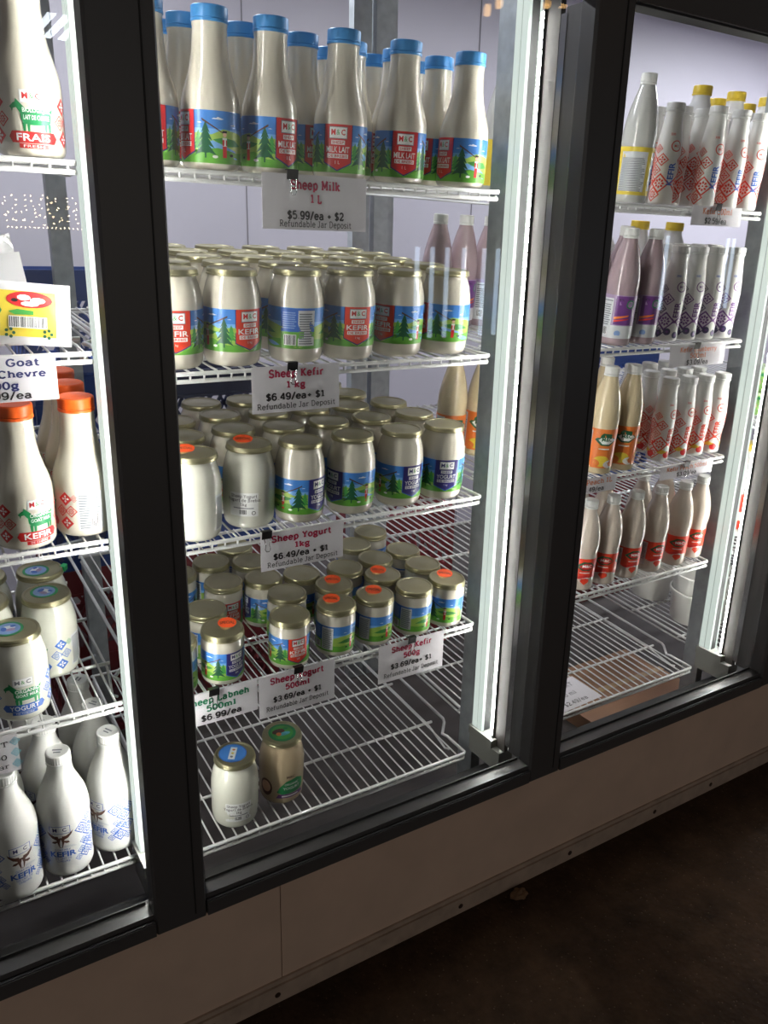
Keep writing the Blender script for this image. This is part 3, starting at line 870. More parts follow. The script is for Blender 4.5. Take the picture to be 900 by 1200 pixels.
def litre_art(r, h, base, kind):
    A = Art(); H = pi * r
    if kind == 'yellow':
        A.rect(-H, H, 0, h, 'yellow'); A.rect(-1.1 * r, .55 * r, h * .06, h * .9, 'palegrey'); A.lines(-1.04 * r, .5 * r, h * .08, h * .86, 22)
        A.rect(.9 * r, 2.2 * r, h * .1, h * .9, 'white'); A.text('KEFIR', 1.55 * r, h * .5, 1.0 * r, h * .14, 'blue')
        return A
    if kind == 'mauve':
        A.rect(-H, H, h * .3, h, 'mauve'); A.rect(-H, H, 0, h * .3, 'palegrey')
        A.rect(-.15 * r, 1.0 * r, h * .32, h * .98, 'purple'); A.poly([(-.15 * r, h * .5), (-.15 * r, h * .44), (.8 * r, h * .52), (.8 * r, h * .56)], 'orange')
        A.poly([(-.15 * r, h * .42), (-.15 * r, h * .38), (.8 * r, h * .45), (.8 * r, h * .48)], 'orangered')
        A.text('1 4%', .1 * r, h * .9, .5 * r, h * .06, 'black', 0)
        A.disc(.8 * r, h * .8, .3 * r, h * .1, 'green'); A.disc(.8 * r, h * .8, .22 * r, h * .07, 'mauve')
        A.rect(-1.1 * r, -.3 * r, h * .1, h * .92, 'palegrey'); A.lines(-1.05 * r, -.35 * r, h * .3, h * .9, 12); A.barcode(-.9 * r, -.5 * r, h * .08, h * .25)
        A.disc(.2 * r, h * .12, .2 * r, h * .07, 'paleblue', 12)
        return A
    ink = 'orange' if kind == 'peach' else 'orangered'
    lo = .0 if kind == 'peach' else .32
    A.rect(-H, H, h * lo, h, ink)
    if kind == 'peach':
        for u in (-1.6, -.1, 1.4):
            A.disc(u * r, h * .18, .55 * r, h * .14, 'yellow'); A.disc((u + .6) * r, h * .1, .45 * r, h * .1, 'white'); A.disc((u - .55) * r, h * .12, .45 * r, h * .11, 'orange')
    else:
        for u in (-1.6, 0, 1.6):
            A.poly([((u - .3) * r, h * .2), (u * r, h * .06), ((u + .35) * r, h * .16), ((u + .35) * r, h * .26), ((u + .1) * r, h * .3), ((u - .2) * r, h * .28)], 'orangered')
            A.poly([((u - .35) * r, h * .28), ((u + .1) * r, h * .30), ((u + .4) * r, h * .27), ((u + .1) * r, h * .38)], 'white')
            A.poly([((u - .9) * r, h * .30), ((u - .5) * r, h * .26), ((u + .4) * r, h * .36), ((u + .9) * r, h * .33), (u * r, h * .42)], 'red')
    for u in (0, H):
        e = u if u == 0 else 1.6 * r
        A.poly([(e - .75 * r, h * .72), (e - .2 * r, h * .9), (e + .35 * r, h * .88), (e + .75 * r, h * .72), (e + .3 * r, h * .58), (e - .25 * r, h * .58)], 'tree')
        A.poly([(e - .5 * r, h * .72), (e - .1 * r, h * .84), (e + .3 * r, h * .83), (e + .68 * r, h * .72), (e + .25 * r, h * .62), (e - .2 * r, h * .62)], 'white' if kind == 'peach' else 'red')
        A.text('M&C' , e + .08 * r, h * .74, .7 * r, h * .1, 'tree' if kind == 'peach' else 'white', .03)
        A.lines(e - .4 * r, e + .4 * r, h * .48, h * .53, 1, 'white', .6)
    A.rect(-1.75 * r, -.95 * r, h * .1, h * .95, 'palegrey'); A.lines(-1.7 * r, -1.0 * r, h * .3, h * .9, 10)
    return A

# ------------------------------------------------------------------ product shapes
BOT_P = [(0, .0), (.0428, 0), (.0478, .003), (.0502, .009), (.0505, .02), (.0505, .094), (.0500, .104), (.0482, .115), (.0452, .127), (.0412, .140), (.0374, .153), (.0344, .166),
         (.0322, .179), (.0306, .193), (.0295, .210), (.0288, .226), (.0295, .230), (.0295, .238)]
BOT_P = [(r_, z_ if z_ < .1 else .1 + (z_ - .1) * .935) for r_, z_ in BOT_P]
JAR_P = [(0, 0), (.042, 0), (.0468, .002), (.0505, .007), (.0522, .014), (.0536, .035), (.0540, .07), (.0540, .102), (.0536, .111), (.0522, .121), (.0498, .132), (.0470, .142), (.0446, .149), (.0434, .1525), (.0428, .156), (.0428, .162)]
JAR_P = [(r_ * .983, z_) for r_, z_ in JAR_P]
KEF_P = [(r_ * 1.044, z_ * 1.032) for r_, z_ in JAR_P]
JAR5_P = [(0, 0), (.040, 0), (.0430, .002), (.0447, .007), (.0450, .014), (.0450, .083), (.0445, .089), (.0436, .094), (.0426, .098), (.0426, .103)]
HDP_S = .958
HDP_P = [(0, 0), (.044, 0), (.049, .003), (.0512, .009), (.0515, .016), (.0505, .022), (.0508, .03), (.0512, .128), (.0518, .134), (.0512, .146), (.0490, .160), (.0445, .176), (.0380, .192),
         (.0310, .207), (.0258, .220), (.0232, .232), (.0222, .240), (.0222, .248)]
HDP_P = [(r_ * HDP_S, z_ * 1.025) for r_, z_ in HDP_P]
SLIM_P = [(0, 0), (.026, 0), (.0296, .003), (.0308, .010), (.0300, .03), (.0298, .055), (.0308, .085), (.0316, .11), (.0312, .132), (.0292, .155), (.0266, .175), (.0242, .192), (.0224, .208), (.0212, .220), (.0206, .234)]
LIT_P = [(0, 0), (.034, 0), (.0378, .003), (.0392, .01), (.0385, .02), (.0390, .03), (.0390, .105), (.0398, .112), (.0398, .120), (.0385, .128), (.0395, .140), (.0390, .160), (.0368, .180), (.0330, .200), (.0285, .218),
         (.0240, .234), (.0195, .247), (.0170, .256), (.0165, .262)]
LIT2_P = [(0, 0), (.033, 0), (.0370, .003), (.0385, .01), (.0380, .02), (.0380, .09), (.0368, .098), (.0372, .104), (.0392, .118), (.0395, .130), (.0378, .150), (.0340, .170), (.0285, .189), (.0225, .204), (.0180, .215), (.0165, .222), (.0162, .228)]

LIT2_P = [(r_ * .985, z_ * 1.05) for r_, z_ in LIT2_P]

def lid_profile(r, z0, z1):
    return [(r - .001, z0), (r + .0012, z0 + .0006), (r + .0012, z0 + .003), (r, z0 + .0045), (r, z1 - .004), (r - .0012, z1 - .0008), (r - .003, z1), (r - .0055, z1 - .0004), (r - .0065, z1 - .0014), (r * .45, z1 - .0014), (r * .38, z1 - .0010), (0, z1 - .0010)]

def cap_mesh(name, r, z0, z1, m_, ribbed=True):
    mb = MB()
    mb.lathe([(r * .9, z0 - .0005), (r + .0005, z0), (r + .0005, z0 + .004), (r - .0008, z0 + .005)], m_, 36)
    mb.lathe([(r - .0012, z0 + .005), (r, z0 + .006), (r, z1 - .003), (r - .0006, z1 - .0012)], m_, 60, 1 if ribbed else 0, -.0007)
    mb.lathe([(r - .0008, z1 - .0014), (r - .0026, z1), (r - .005, z1), (r - .006, z1 - .0005), (0, z1 - .0005)], m_, 36)
    return mb.mesh(name)

def loop_glaze(name, r, z0, z1, m_):
    return MB().lathe([(r, z0), (r, z1)], m_, 36).mesh(name)

def product(name, label, cat, group, prof, body_m, cap, art=None, body_name='body', n=48):
    t = thing(name, label, cat, (0, 0, 0), 0, group)
    bo = put(body_name, MB().lathe(prof, body_m, n).mesh(body_name, angle=50), t)
    put(cap[0], cap[1], t)
    if art is not None:
        put('printed_label', art, bo)
    return t

STEP = lambda r: r * 2 * pi / 96
def wrapped(A, prof, z0, vstep=None):
    rf = rprof(prof)
    return A.wrap(rf, z0, STEP(rf(z0 + .03)), 'printed_label', vstep)

def gold_lid(r, z0, z1):
    return ('lid', MB().lathe(lid_profile(r, z0, z1), GOLD, 48).mesh('lid'))

SPECIAL = None
def special_mesh(z, f, du):
    """orange price flash stuck on the lid, its far edge curling up; f = direction away from the aisle"""
    mb = MB()
    r_ = (f[1], -f[0])
    def P(a, t, h=0.0):                                # a = sideways, t = away
        lift = .26 * max(0, t + .012)
        return (f[0] * (.013 + t) + r_[0] * (du + a), f[1] * (.013 + t) + r_[1] * (du + a), z + .0006 + lift + h)
    def disc(ra, rt, ca, ct, h, m_):
        n, R = 20, 4
        vs = [P(ca, ct, h)]
        fs = []
        for k in range(1, R + 1):
            for i in range(n):
                an = 2 * pi * i / n
                vs.append(P(ca + ra * k / R * cos(an), ct + rt * k / R * sin(an), h))
        for i in range(n):
            fs.append((0, 1 + i, 1 + (i + 1) % n))
            for k in range(1, R):
                o1, o2 = 1 + (k - 1) * n, 1 + k * n
                fs.append((o1 + i, o2 + i, o2 + (i + 1) % n, o1 + (i + 1) % n))
        mb.raw(vs, fs, m_)
    disc(.011, .009, -.004, -.014, .0, STICKTAN)
    disc(.0195, .0155, 0, 0, .0004, STICK)
    vs, fs, bb = sans('SPECIAL', .012)
    w = bb[2] - bb[0]; s = .031 / w
    mb.raw([P((x - w / 2) * s, -.003 + y * s * 1.2 - 8.0 * ((x - w / 2) * s) ** 2, .0008) for x, y in vs], fs, INK['black'])
    return mb.mesh('special_sticker', smooth=False)

def rows(proto, z, rws, deg_back, lab, groups=None):  # most row positions were taken from image pixels, then baked as plain numbers
    """rws: list of rows, each a list of (x, y, deg, own label or None)"""
    made = []
    used = False
    for k, row in enumerate(rws):
        for i, it in enumerate(row):
            x, y = it[0], it[1]  # in most tables these were scaled about the camera, shelf by shelf
            deg = it[2] if len(it) > 2 and it[2] is not None else random.choice(deg_back)
            text = it[3] if len(it) > 3 and it[3] else lab % (ORD[i], ROW[k])
            loc = (x, y, z + SLOPE * (y - YF))
            if not used:
                proto.rotation_mode = 'ZYX'; proto.rotation_euler[0] = TILT
                proto.location = loc; proto.rotation_euler[2] = facing(x, y, deg); proto['label'] = text
                o = proto; used = True
            else:
                o = dup(proto, loc, facing(x, y, deg), text)
            made.append(o)
    return made

def add_special(o, du, lidz):
    v = Vector((o.location.x, 1.26 + o.location.y)).normalized()
    a = -o.rotation_euler[2]
    f = (v.x * cos(a) - v.y * sin(a), v.x * sin(a) + v.y * cos(a))
    s = put('special_sticker', special_mesh(lidz, f, du), [c for c in o.children if c.name.startswith('lid')][0])
    s['label'] = 'orange SPECIAL sticker on the lid'
    return s

# --- sheep milk bottles on the top shelf of the middle door
milk = product('milk_bottle', 'x', 'bottle', 'sheep milk bottles', BOT_P, CREAM, ('cap', cap_mesh('cap', .0306, .2255, .2500, CAPBLUE)),
               wrapped(sheep_art(.0505, .082, 'red', 'MILK LAIT', '1 L'), BOT_P, .010))
rows(milk, T, [
    [(.448, .225, 5, 'blue-capped sheep milk bottle half hidden by the black post, first in front row'),
     (.558, .225, -62, 'tall blue-capped sheep milk bottle showing a horn player in red trousers'),
     (.670, .227, 42, 'blue-capped sheep milk bottle, third from left in the front row, tree beside red badge'),
     (.814, .225, -4, 'blue-capped sheep milk bottle above the Sheep Milk card clip, red badge facing out'),
     (.950, .226, 12, 'blue-capped sheep milk bottle, fifth from left in the front row, badge facing out'),
     (1.106, .228, -52, 'blue-capped sheep milk bottle at the right end of the front row')],
    [(.550, .330, -10), (.661, .331), (.782, .330), (.8895, .330), (.997, .330), (1.104, .334, -30)],
    [(.549, .436), (.680, .436), (.791, .436), (.900, .436), (1.008, .436), (1.116, .440)]],
    [-60, 40, 180, 100, -20], 'blue-capped sheep milk bottle, %s from left in the %s row')

# --- large sheep kefir jars
kef = product('kefir_jar', 'x', 'jar', 'large sheep kefir jars', KEF_P, CREAM, gold_lid(.0468, .1635, .1755), wrapped(sheep_art(.0554, .078, 'orangered', 'KEFIR', '1 kg'), KEF_P, .029))
kr = [[(.475, .240, 4, 'large sheep kefir jar beside the black post, red kefir badge facing out'),
       (.590, .240, 36, 'large sheep kefir jar with a tree and red badge, second in the front row'),
       (.724, .240, -176, 'large sheep kefir jar showing its nutrition panel and barcode'),
       (.842, .240, 22, 'large sheep kefir jar, fourth from left in the front row, beside the nutrition panel jar'),
       (.962, .240, -36, 'large sheep kefir jar, fifth from left in the front row, badge turned away left'),
       (1.084, .240, -66, 'large sheep kefir jar at the right end of the front row')]]
for k in range(1, 5):
    y = .240 + .118 * k
    off = [0, .012, .0, .014, .004][k]
    kr.append([(.492 + off + .120 * i, y + random.uniform(-.003, .003)) for i in range(6)])
rows(kef, S2, kr, [20, -50, 160, 60, -100], 'large gold-lidded sheep kefir jar, %s from left in the %s row')

# --- large sheep yogurt jars
yog = product('yogurt_jar', 'x', 'jar', 'large sheep yogurt jars', JAR_P, CREAM, gold_lid(.0454, .1585, .1700), wrapped(sheep_art(.0531, .076, 'navy', 'YOGURT', '1 kg'), JAR_P, .022))
def plain_art(r, back=False):
    A = Art(); h = .075
    if back:
        A.rect(.45 * r, 1.2 * r, 0, h, 'palegrey'); A.lines(.5 * r, 1.15 * r, .004, h - .004, 16)
    else:
        A.rect(-.56 * r, .56 * r, .012, .062, 'white')
        A.slabtext('Sheep Yogurt', 0, .052, .0062, 'black', .14); A.slabtext('Yogurt de Brebis', 0, .0435, .0062, 'black', .14); A.slabtext('1kg', 0, .035, .0058, 'black', .14)
        A.lines(-.4 * r, .45 * r, .0285, .0325, 1, 'grey'); A.barcode(-.16 * r, .12 * r, .0165, .026); A.ring(.38 * r, .0195, .003, .0042, 'black', 12)
    return A
plain = product('yogurt_jar', 'x', 'jar', 'plain yogurt jars', JAR_P, YOGURT, gold_lid(.0454, .1585, .1700), wrapped(plain_art(.0531), JAR_P, .018))
plain.location = (.617, .248, S3); plain.rotation_euler[2] = facing(.617, .248, -12); seat(plain, S3)
plain['label'] = 'plain white yogurt jar with small printed label and orange SPECIAL sticker'
add_special(plain, -.012, .1690)
strip = product('yogurt_jar', 'x', 'jar', 'plain yogurt jars', JAR_P, YOGURT, gold_lid(.0454, .1585, .1700), wrapped(plain_art(.0531, True), JAR_P, .018))
strip.location = (.494, .227, S3); strip.rotation_euler[2] = facing(.494, .227, 22); seat(strip, S3)
strip['label'] = 'plain white yogurt jar glowing beside the black post, side text strip, orange sticker'
add_special(strip, -.016, .1690)
rows(yog, S3, [
    [(.725, .234, 50, 'large sheep yogurt jar above the Sheep Yogurt 1kg card, tree left of navy badge'),
     (.848, .234, -48, 'large sheep yogurt jar with navy badge at its left edge and trees right'),
     (.972, .232, 40, 'large sheep yogurt jar, second from the right end of the front row'),
     (1.088, .232, 16, 'large sheep yogurt jar at the right end of the front row, navy badge facing out')],
    [(.511, .340), (.628, .357), (.737, .342), (.849, .343), (.960, .342), (1.078, .341)],
    [(.530, .450), (.640, .466), (.750, .451), (.858, .452), (.966, .451), (1.074, .450)],
    [(.636, .575), (.745, .572), (.853, .562), (1.022, .560)],
    [(1.010, .670)]], [20, -50, 160, 60, -100], 'large gold-lidded sheep yogurt jar, %s from left in the %s row')

# --- small sheep jars
A5y, A5k = sheep_art(.0450, .064, 'navy', 'YOGURT', '500'), sheep_art(.0450, .064, 'orangered', 'KEFIR', '500')
y5 = product('small_yogurt_jar', 'x', 'jar', 'small sheep yogurt jars', JAR5_P, CREAM, gold_lid(.0446, .1012, .1155), wrapped(A5y, JAR5_P, .013))
k5 = product('small_kefir_jar', 'x', 'jar', 'small sheep kefir jars', JAR5_P, CREAM, gold_lid(.0446, .1012, .1155), wrapped(A5k, JAR5_P, .013))
ys = rows(y5, S4, [
    [(.436, .230, -70, 'small sheep yogurt jar almost hidden behind the black post, front row'),
     (.541, .234, 38, 'small sheep yogurt jar with navy badge and orange sticker, above the Labneh card'),
     (.810, .229, 138, 'small yogurt jar with orange sticker and facts panel, just right of the red badge jar'),
     (.912, .230, 134, 'small yogurt jar with orange sticker and facts panel, left of the Sheep Kefir 500g clip'),
     (1.021, .228, 142, 'small sheep yogurt jar without sticker, directly above the Sheep Kefir 500g card clip'),
     (1.118, .230, -86, 'small sheep yogurt jar with orange sticker at the right end of the front row')],
    [(.539, .327, 120), (.731, .321, 60), (.851, .316), (.984, .312), (1.110, .323)],
    [(.714, .416, -70), (.806, .398), (.918, .384), (1.016, .400), (1.110, .416)],
    [(.538, .518, 110), (.633, .546, 110), (.721, .511), (1.008, .495), (.719, .607)]],
    [160, -100, 80, 130], 'small gold-lidded sheep yogurt jar, %s from left in the %s row')
ks = rows(k5, S4, [
    [(.693, .227, 26, 'small sheep kefir jar standing alone in front, red badge, above Sheep Yogurt 500ml card')],
    [(.621, .433, 28, 'small sheep kefir jar with red badge, behind the navy badge jar with the sticker')],
    [(1.092, .552, -20, 'small sheep kefir jar far back, red and blue label, behind the small yogurt jars')]], [20], '%s %s')
for i, tn in ((1, .010), (2, -.012), (3, -.004), (5, -.006), (8, -.004), (9, -.012)):
    add_special(ys[i], tn, .1146)

# --- two jars on the bottom shelf
b1 = product('yogurt_jar', 'large white yogurt jar with round blue sticker on its lid, bottom shelf', 'jar', None, JAR_P, YOGURT, gold_lid(.0454, .1585, .1700), wrapped(plain_art(.0531), JAR_P, .012))
b1.location = (.559, .245, S5); b1.rotation_euler[2] = facing(.559, .245, 8); seat(b1, S5)
def lid_sticker(par, z, r, ring_ink, fill_ink, bits, cx=0.0, cy=0.0, nm='lid_sticker'):
    A = Art()
    A.disc(cx, cy, r, r, ring_ink, 28); A.disc(cx, cy, r * .8, r * .8, fill_ink, 24)
    for (u, v, a, b, ink) in bits:
        A.disc(cx + u * r, cy + v * r, a * r, b * r, ink, 10)
    mb = MB().lathe([(r, z), (r, z + .0003), (0, z + .0003)], INK[ring_ink] if isinstance(ring_ink, str) else ring_ink, 28, cx=cx, cy=cy)
    A.flat(mb, lambda u, v, n_: (u, v, z + .0002 + n_))
    return put(nm, mb.mesh(nm, smooth=False), [c for c in par.children if c.name.startswith('lid')][0])
st = MB().lathe([(.031, .1688), (.031, .1692), (0, .1692)], INK['blue'], 32, cx=-.004, cy=.004)
A = Art(); A.disc(-.004, .004, .0285, .0285, 'sky', 28)
A.poly([(-.018, -.014), (-.004, -.019), (.010, .020), (-.004, .025)], 'white')
for q in (0, 1, 2):
    A.disc(-.0085 + q * .0045, -.008 + q * .011, .0034, .0034, ['grey', 'yellow', 'orange'][q], 8)
A.flat(st, lambda u, v, n_: (u, v, .1692 + n_))
put('lid_sticker', st.mesh('lid_sticker', smooth=False), b1.children[1])
def flavour_art(r):
    A = Art(); h = .08
    A.text('M&C', .0, h * .86, .4 * r, h * .09, 'brown')
    A.poly([(-.62 * r, h * .34), (-.5 * r, h * .52), (-.2 * r, h * .72), (.3 * r, h * .78), (.62 * r, h * .66), (.7 * r, h * .42), (.5 * r, h * .28), (-.4 * r, h * .26)], 'green')
    A.text('ORGANIC', .05 * r, h * .60, .66 * r, h * .08, 'white'); A.text('YOGURT', .05 * r, h * .46, .8 * r, h * .1, 'white')
    A.poly([(-.66 * r, h * .12), (.7 * r, h * .12), (.62 * r, h * .26), (-.55 * r, h * .26)], 'purple'); A.lines(-.4 * r, .45 * r, h * .16, h * .23, 1, 'white', .7)
    A.disc(-1.15 * r, h * .45, .32 * r, h * .3, 'brown', 16); A.disc(-1.15 * r, h * .48, .24 * r, h * .2, 'skin', 14)
    return A
b2 = product('yogurt_jar', 'tan yogurt jar with green and purple label and green lid sticker, bottom shelf', 'jar', None, JAR_P, TAN, gold_lid(.0454, .1585, .1700), wrapped(flavour_art(.0531), JAR_P, .012))
b2.location = (.685, .267, S5); b2.rotation_euler[2] = facing(.685, .267, 24); seat(b2, S5)
lid_sticker(b2, .1688, .032, 'green', 'tree2', [(-.2, .2, .5, .3, 'brown'), (.1, -.2, .45, .2, 'cyan'), (-.3, -.1, .2, .2, 'orange'), (.4, .3, .2, .15, 'green')])

# --- first door: goat milk bottle, goat kefir bottles, goat yogurt jars, white kefir bottles
gm = product('milk_bottle', 'goat milk bottle with green goat and red patterned label on the top shelf', 'bottle', None, BOT_P, CREAM,
             ('cap', cap_mesh('cap', .0306, .2255, .2500, CAPWHITE)), wrapped(goat_art(.0505, .082, 'red', 'FRAIS', 'red', 'BIOLOGIQUE', 'LAIT DE CHEVRE', 'FRESH'), BOT_P, .010))
gm.location = (.264, .232, L1); gm.rotation_euler[2] = facing(.264, .232, 4); seat(gm, L1)
gk = product('kefir_bottle', 'x', 'bottle', 'orange-capped goat kefir bottles', BOT_P, CREAM, ('cap', cap_mesh('cap', .0306, .2255, .2500, CAPORANGE)),
             wrapped(goat_art(.0505, .082, 'red', 'KEFIR', 'red'), BOT_P, .010))
rows(gk, L2, [[(.187, .227, 24, 'orange-capped goat kefir bottle with green goat and red banner facing out'),
               (.292, .246, -100, 'orange-capped goat kefir bottle turned to show its facts panel and barcode')],
              [(.194, .346), (.299, .352)], [(.199, .456), (.305, .460)]], [40, -60], 'orange-capped goat kefir bottle, %s from left in the %s row')
gy = product('goat_yogurt_jar', 'x', 'jar', 'goat yogurt jars', JAR_P, YOGURT, gold_lid(.0454, .1585, .1700), wrapped(goat_art(.0531, .078, 'blue', 'YOGURT', 'blue'), JAR_P, .016))
lid_sticker(gy, .1688, .026, 'green', 'paleblue', [(0, .1, .5, .3, 'cloud'), (.1, -.2, .35, .2, 'mauve'), (-.3, 0, .2, .3, 'blue'), (.35, .25, .2, .15, 'blue')], -.008, .004)
gys = rows(gy, L3, [[(.146, .240, 4, 'goat yogurt jar nearest the glass, blue banner facing out, lid sticker')],
              [(.112, .375, 20, 'goat yogurt jar half cut off, behind the nearest goat yogurt jar'), (.224, .357, -44, 'goat yogurt jar with facts panel, second nearest the glass on its shelf')],
              [(.124, .483, 10, 'goat yogurt jar at the back, beside the green flagged one'), (.233, .471, 60, 'goat yogurt jar at the back with a small green flag on its lid')]], [0], '%s %s')
fl = MB().prism([(.018, -.046), (.034, -.044), (.036, -.034), (.02, -.034)], .1600, .1703, mat('green_tape', rgb(40, 180, 110), .5))
fl.build('green_tape', gys[4], smooth=False)
wk = product('white_kefir_bottle', 'x', 'bottle', 'white goat kefir bottles', HDP_P, HDPE, ('cap', cap_mesh('cap', .0230, .248, .2715, CAPWHITE)), wrapped(white_kefir_art(.0492, .100), HDP_P, .030))
capprint = MB()
Art().lines(-.010, .010, .0005, .006, 1, 'grey', .7).lines(-.007, .007, -.007, -.002, 1, 'grey', .7).flat(capprint, lambda u, v, n_: (u, v, .2711 + n_))
put('cap_print', capprint.mesh('cap_print', smooth=False), wk.children[1])
rows(wk, L4, [[(.093, .214, 14, 'white goat kefir bottle under the yogurt card, blue KEFIR lettering at its right'),
               (.193, .229, -14, 'white goat kefir bottle between two others, blue KEFIR lettering facing out'),
               (.293, .248, -48, 'white goat kefir bottle nearest the black post, blue tile pattern facing out')],
              [(.086, .318), (.186, .336), (.288, .354)], [(.172, .440), (.281, .458)]], [60, -60, 140], 'white goat kefir bottle, %s from left in the %s row')

# --- third door: litre bottles and slim bottles
def slim(art, body=HDPE, grp='', nm='kefir_bottle'):
    return product(nm, 'x', 'bottle', grp, SLIM_P, body, ('cap', cap_mesh('cap', .0228, .229, .250, CAPWHITE)), wrapped(art, SLIM_P, .006, .008), n=36)
s1 = slim(slim_art(.0314, .2, 'orangered', 'blue', None), grp='slim plain kefir bottles')
for o in rows(s1, R1, [[(1.794, .284, 30, 'slim red-patterned kefir bottle right beside the yellow label bottle'), (1.897, .235, 38, 'slim red-patterned kefir bottle, second in the front row, blue KEFIR lettering'),
               (1.990, .235, 50, 'slim red-patterned kefir bottle, third in the front row'), (2.073, .235, 30, 'slim red-patterned kefir bottle at the far end of the front row')],
              [(1.866, .319), (1.940, .315), (2.020, .319)], [(1.782, .364), (1.851, .393), (1.930, .393), (1.995, .403)]], [20, 100, -60], 'slim red-patterned kefir bottle, %s from left in the %s row'):
    o.scale = (1, 1, .955)
s2 = slim(slim_art(.0314, .2, 'purple', 'purple', 'berry', 'berry'), grp='slim blueberry kefir bottles')
for o in rows(s2, R2, [[(1.820, .235, 34), (1.895, .235, 38), (1.972, .235, 44), (2.053, .237, 40)], [(1.851, .319), (1.926, .319), (1.998, .319), (2.069, .324)]], [30, 100, -60], 'slim blueberry kefir bottle, %s from left in the %s row'):
    o.scale = (1, 1, .965)
s3 = slim(slim_art(.0314, .2, 'orangered', 'orangered', 'peach'), grp='slim peach kefir bottles')
for o in rows(s3, R3, [[(1.848, .235, 50), (1.925, .235, 46), (1.998, .235, 40), (2.073, .237, 26, 'slim peach kefir bottle nearest the LED strip, red KEFIR lettering facing out')], [(1.795, .319), (1.866, .319), (1.937, .319), (2.008, .319), (2.079, .326)],
              [(1.881, .403), (1.960, .408), (2.034, .412)]], [30, 100, -60], 'slim peach kefir bottle, %s from left in the %s row'):
    o.scale = (1, 1, .93)

def litre(kind, body, grp, prof=LIT_P, capz=(.256, .280), h=.105, z0=.018, r=.039):
    return product('litre_bottle' if kind != 'strawberry' else 'drink_bottle', 'x', 'bottle', grp, prof, body, ('cap', cap_mesh('cap', .0185, capz[0], capz[1], CAPWHITE)), wrapped(litre_art(r, h, None, kind), prof, z0, .01), n=40)
MAUVE = mat('blueberry_drink', rgb(172, 150, 156), .15, coat=.5)
PEACH = mat('peach_drink', rgb(214, 196, 160), .15, coat=.5)
BERRY = mat('strawberry_drink', rgb(212, 198, 184), .15, coat=.5)
GREYB = mat('plain_drink', rgb(190, 190, 186), .2, coat=.4)
ly = litre('yellow', GREYB, 'yellow label litre bottles')
rows(ly, R1, [[(1.618, .225, 10, 'tall white-capped litre bottle with a yellow label and grey facts panel')], [(1.606, .322)], [(1.398, .477, 60, 'yellow label litre bottle at the back, seen beside the LED strip')]], [40], 'yellow label litre bottle, %s of the %s row')
lm = litre('mauve', MAUVE, 'mauve litre bottles')
rows(lm, R2, [[(1.616, .225, -6), (1.706, .225, -2)], [(1.616, .322), (1.706, .322)], [(1.273, .545, 40), (1.355, .545, 30), (1.436, .545, 30)]], [20, 60], 'mauve blueberry litre bottle with white cap, %s from left in the %s row')
lp = litre('peach', PEACH, 'peach litre bottles')
rows(lp, R3, [[(1.599, .225, 20), (1.683, .225, 10)], [(1.597, .322), (1.683, .322)], [(1.286, .468, 30), (1.383, .468, 0)]], [20, 60], 'cream-coloured peach litre bottle, %s from left in the %s row')
ls = litre('strawberry', BERRY, 'strawberry drink bottles', LIT2_P, (.2335, .256), .082, .014, .038)
rows(ls, R4, [[(1.577, .225, 20), (1.662, .225, 4), (1.756, .225, 34), (1.855, .225, 40), (1.960, .226, 20), (2.056, .240, 30)], [(1.650, .33, 60), (1.747, .33), (1.90, .33), (2.01, .335)]], [20, 60], 'strawberry drink bottle with red label, %s from left in the %s row')

# --- jugs with yellow caps
JUG_P = [(0, 0), (.056, 0), (.062, .004), (.065, .012), (.065, .17), (.0635, .185), (.058, .205), (.047, .228), (.034, .250), (.026, .268), (.0235, .278), (.0235, .288)]
def jug():
    t = thing('milk_jug', 'x', 'jug', (0, 0, 0), 0, 'yellow-capped milk jugs')
    put('body', MB().lathe(JUG_P, mat('jug_plastic', rgb(224, 224, 224), .35, coat=.1), 40).mesh('body', angle=50), t)
    put('cap', cap_mesh('cap', .0262, .284, .308, CAPYELLOW), t)
    put('handle', MB().tube([(.030, 0, .262), (.052, 0, .256), (.075, 0, .235), (.083, 0, .205), (.078, 0, .175), (.0645, 0, .158)], .0085, MATS['jug_plastic'], 10).mesh('handle'), t)
    return t
jg = jug()
jgs = rows(jg, R1, [[(2.09, .455, 90), (2.24, .455, 120), (2.39, .455, 60)], [(2.35, .605), (2.50, .605)]], [90, 150, 40], 'yellow-capped milk jug behind the patterned kefir, %s from left in its %s row')
for j_ in jgs:
    j_.scale = (1, 1, 1.03)
for i, (x, y, a, tx) in enumerate(((1.80, .50, 100, 'white jug behind the mauve litre bottles'), (1.95, .50, 80, 'white jug behind the slim blueberry kefir, nearer the door edge'), (2.10, .50, 120, 'white jug behind the slim blueberry kefir, nearer the LED strip'))):
    o = seat(dup(jg, (x, y, R2), radians(a), tx), R2)
    o.scale = (1, 1, .94)

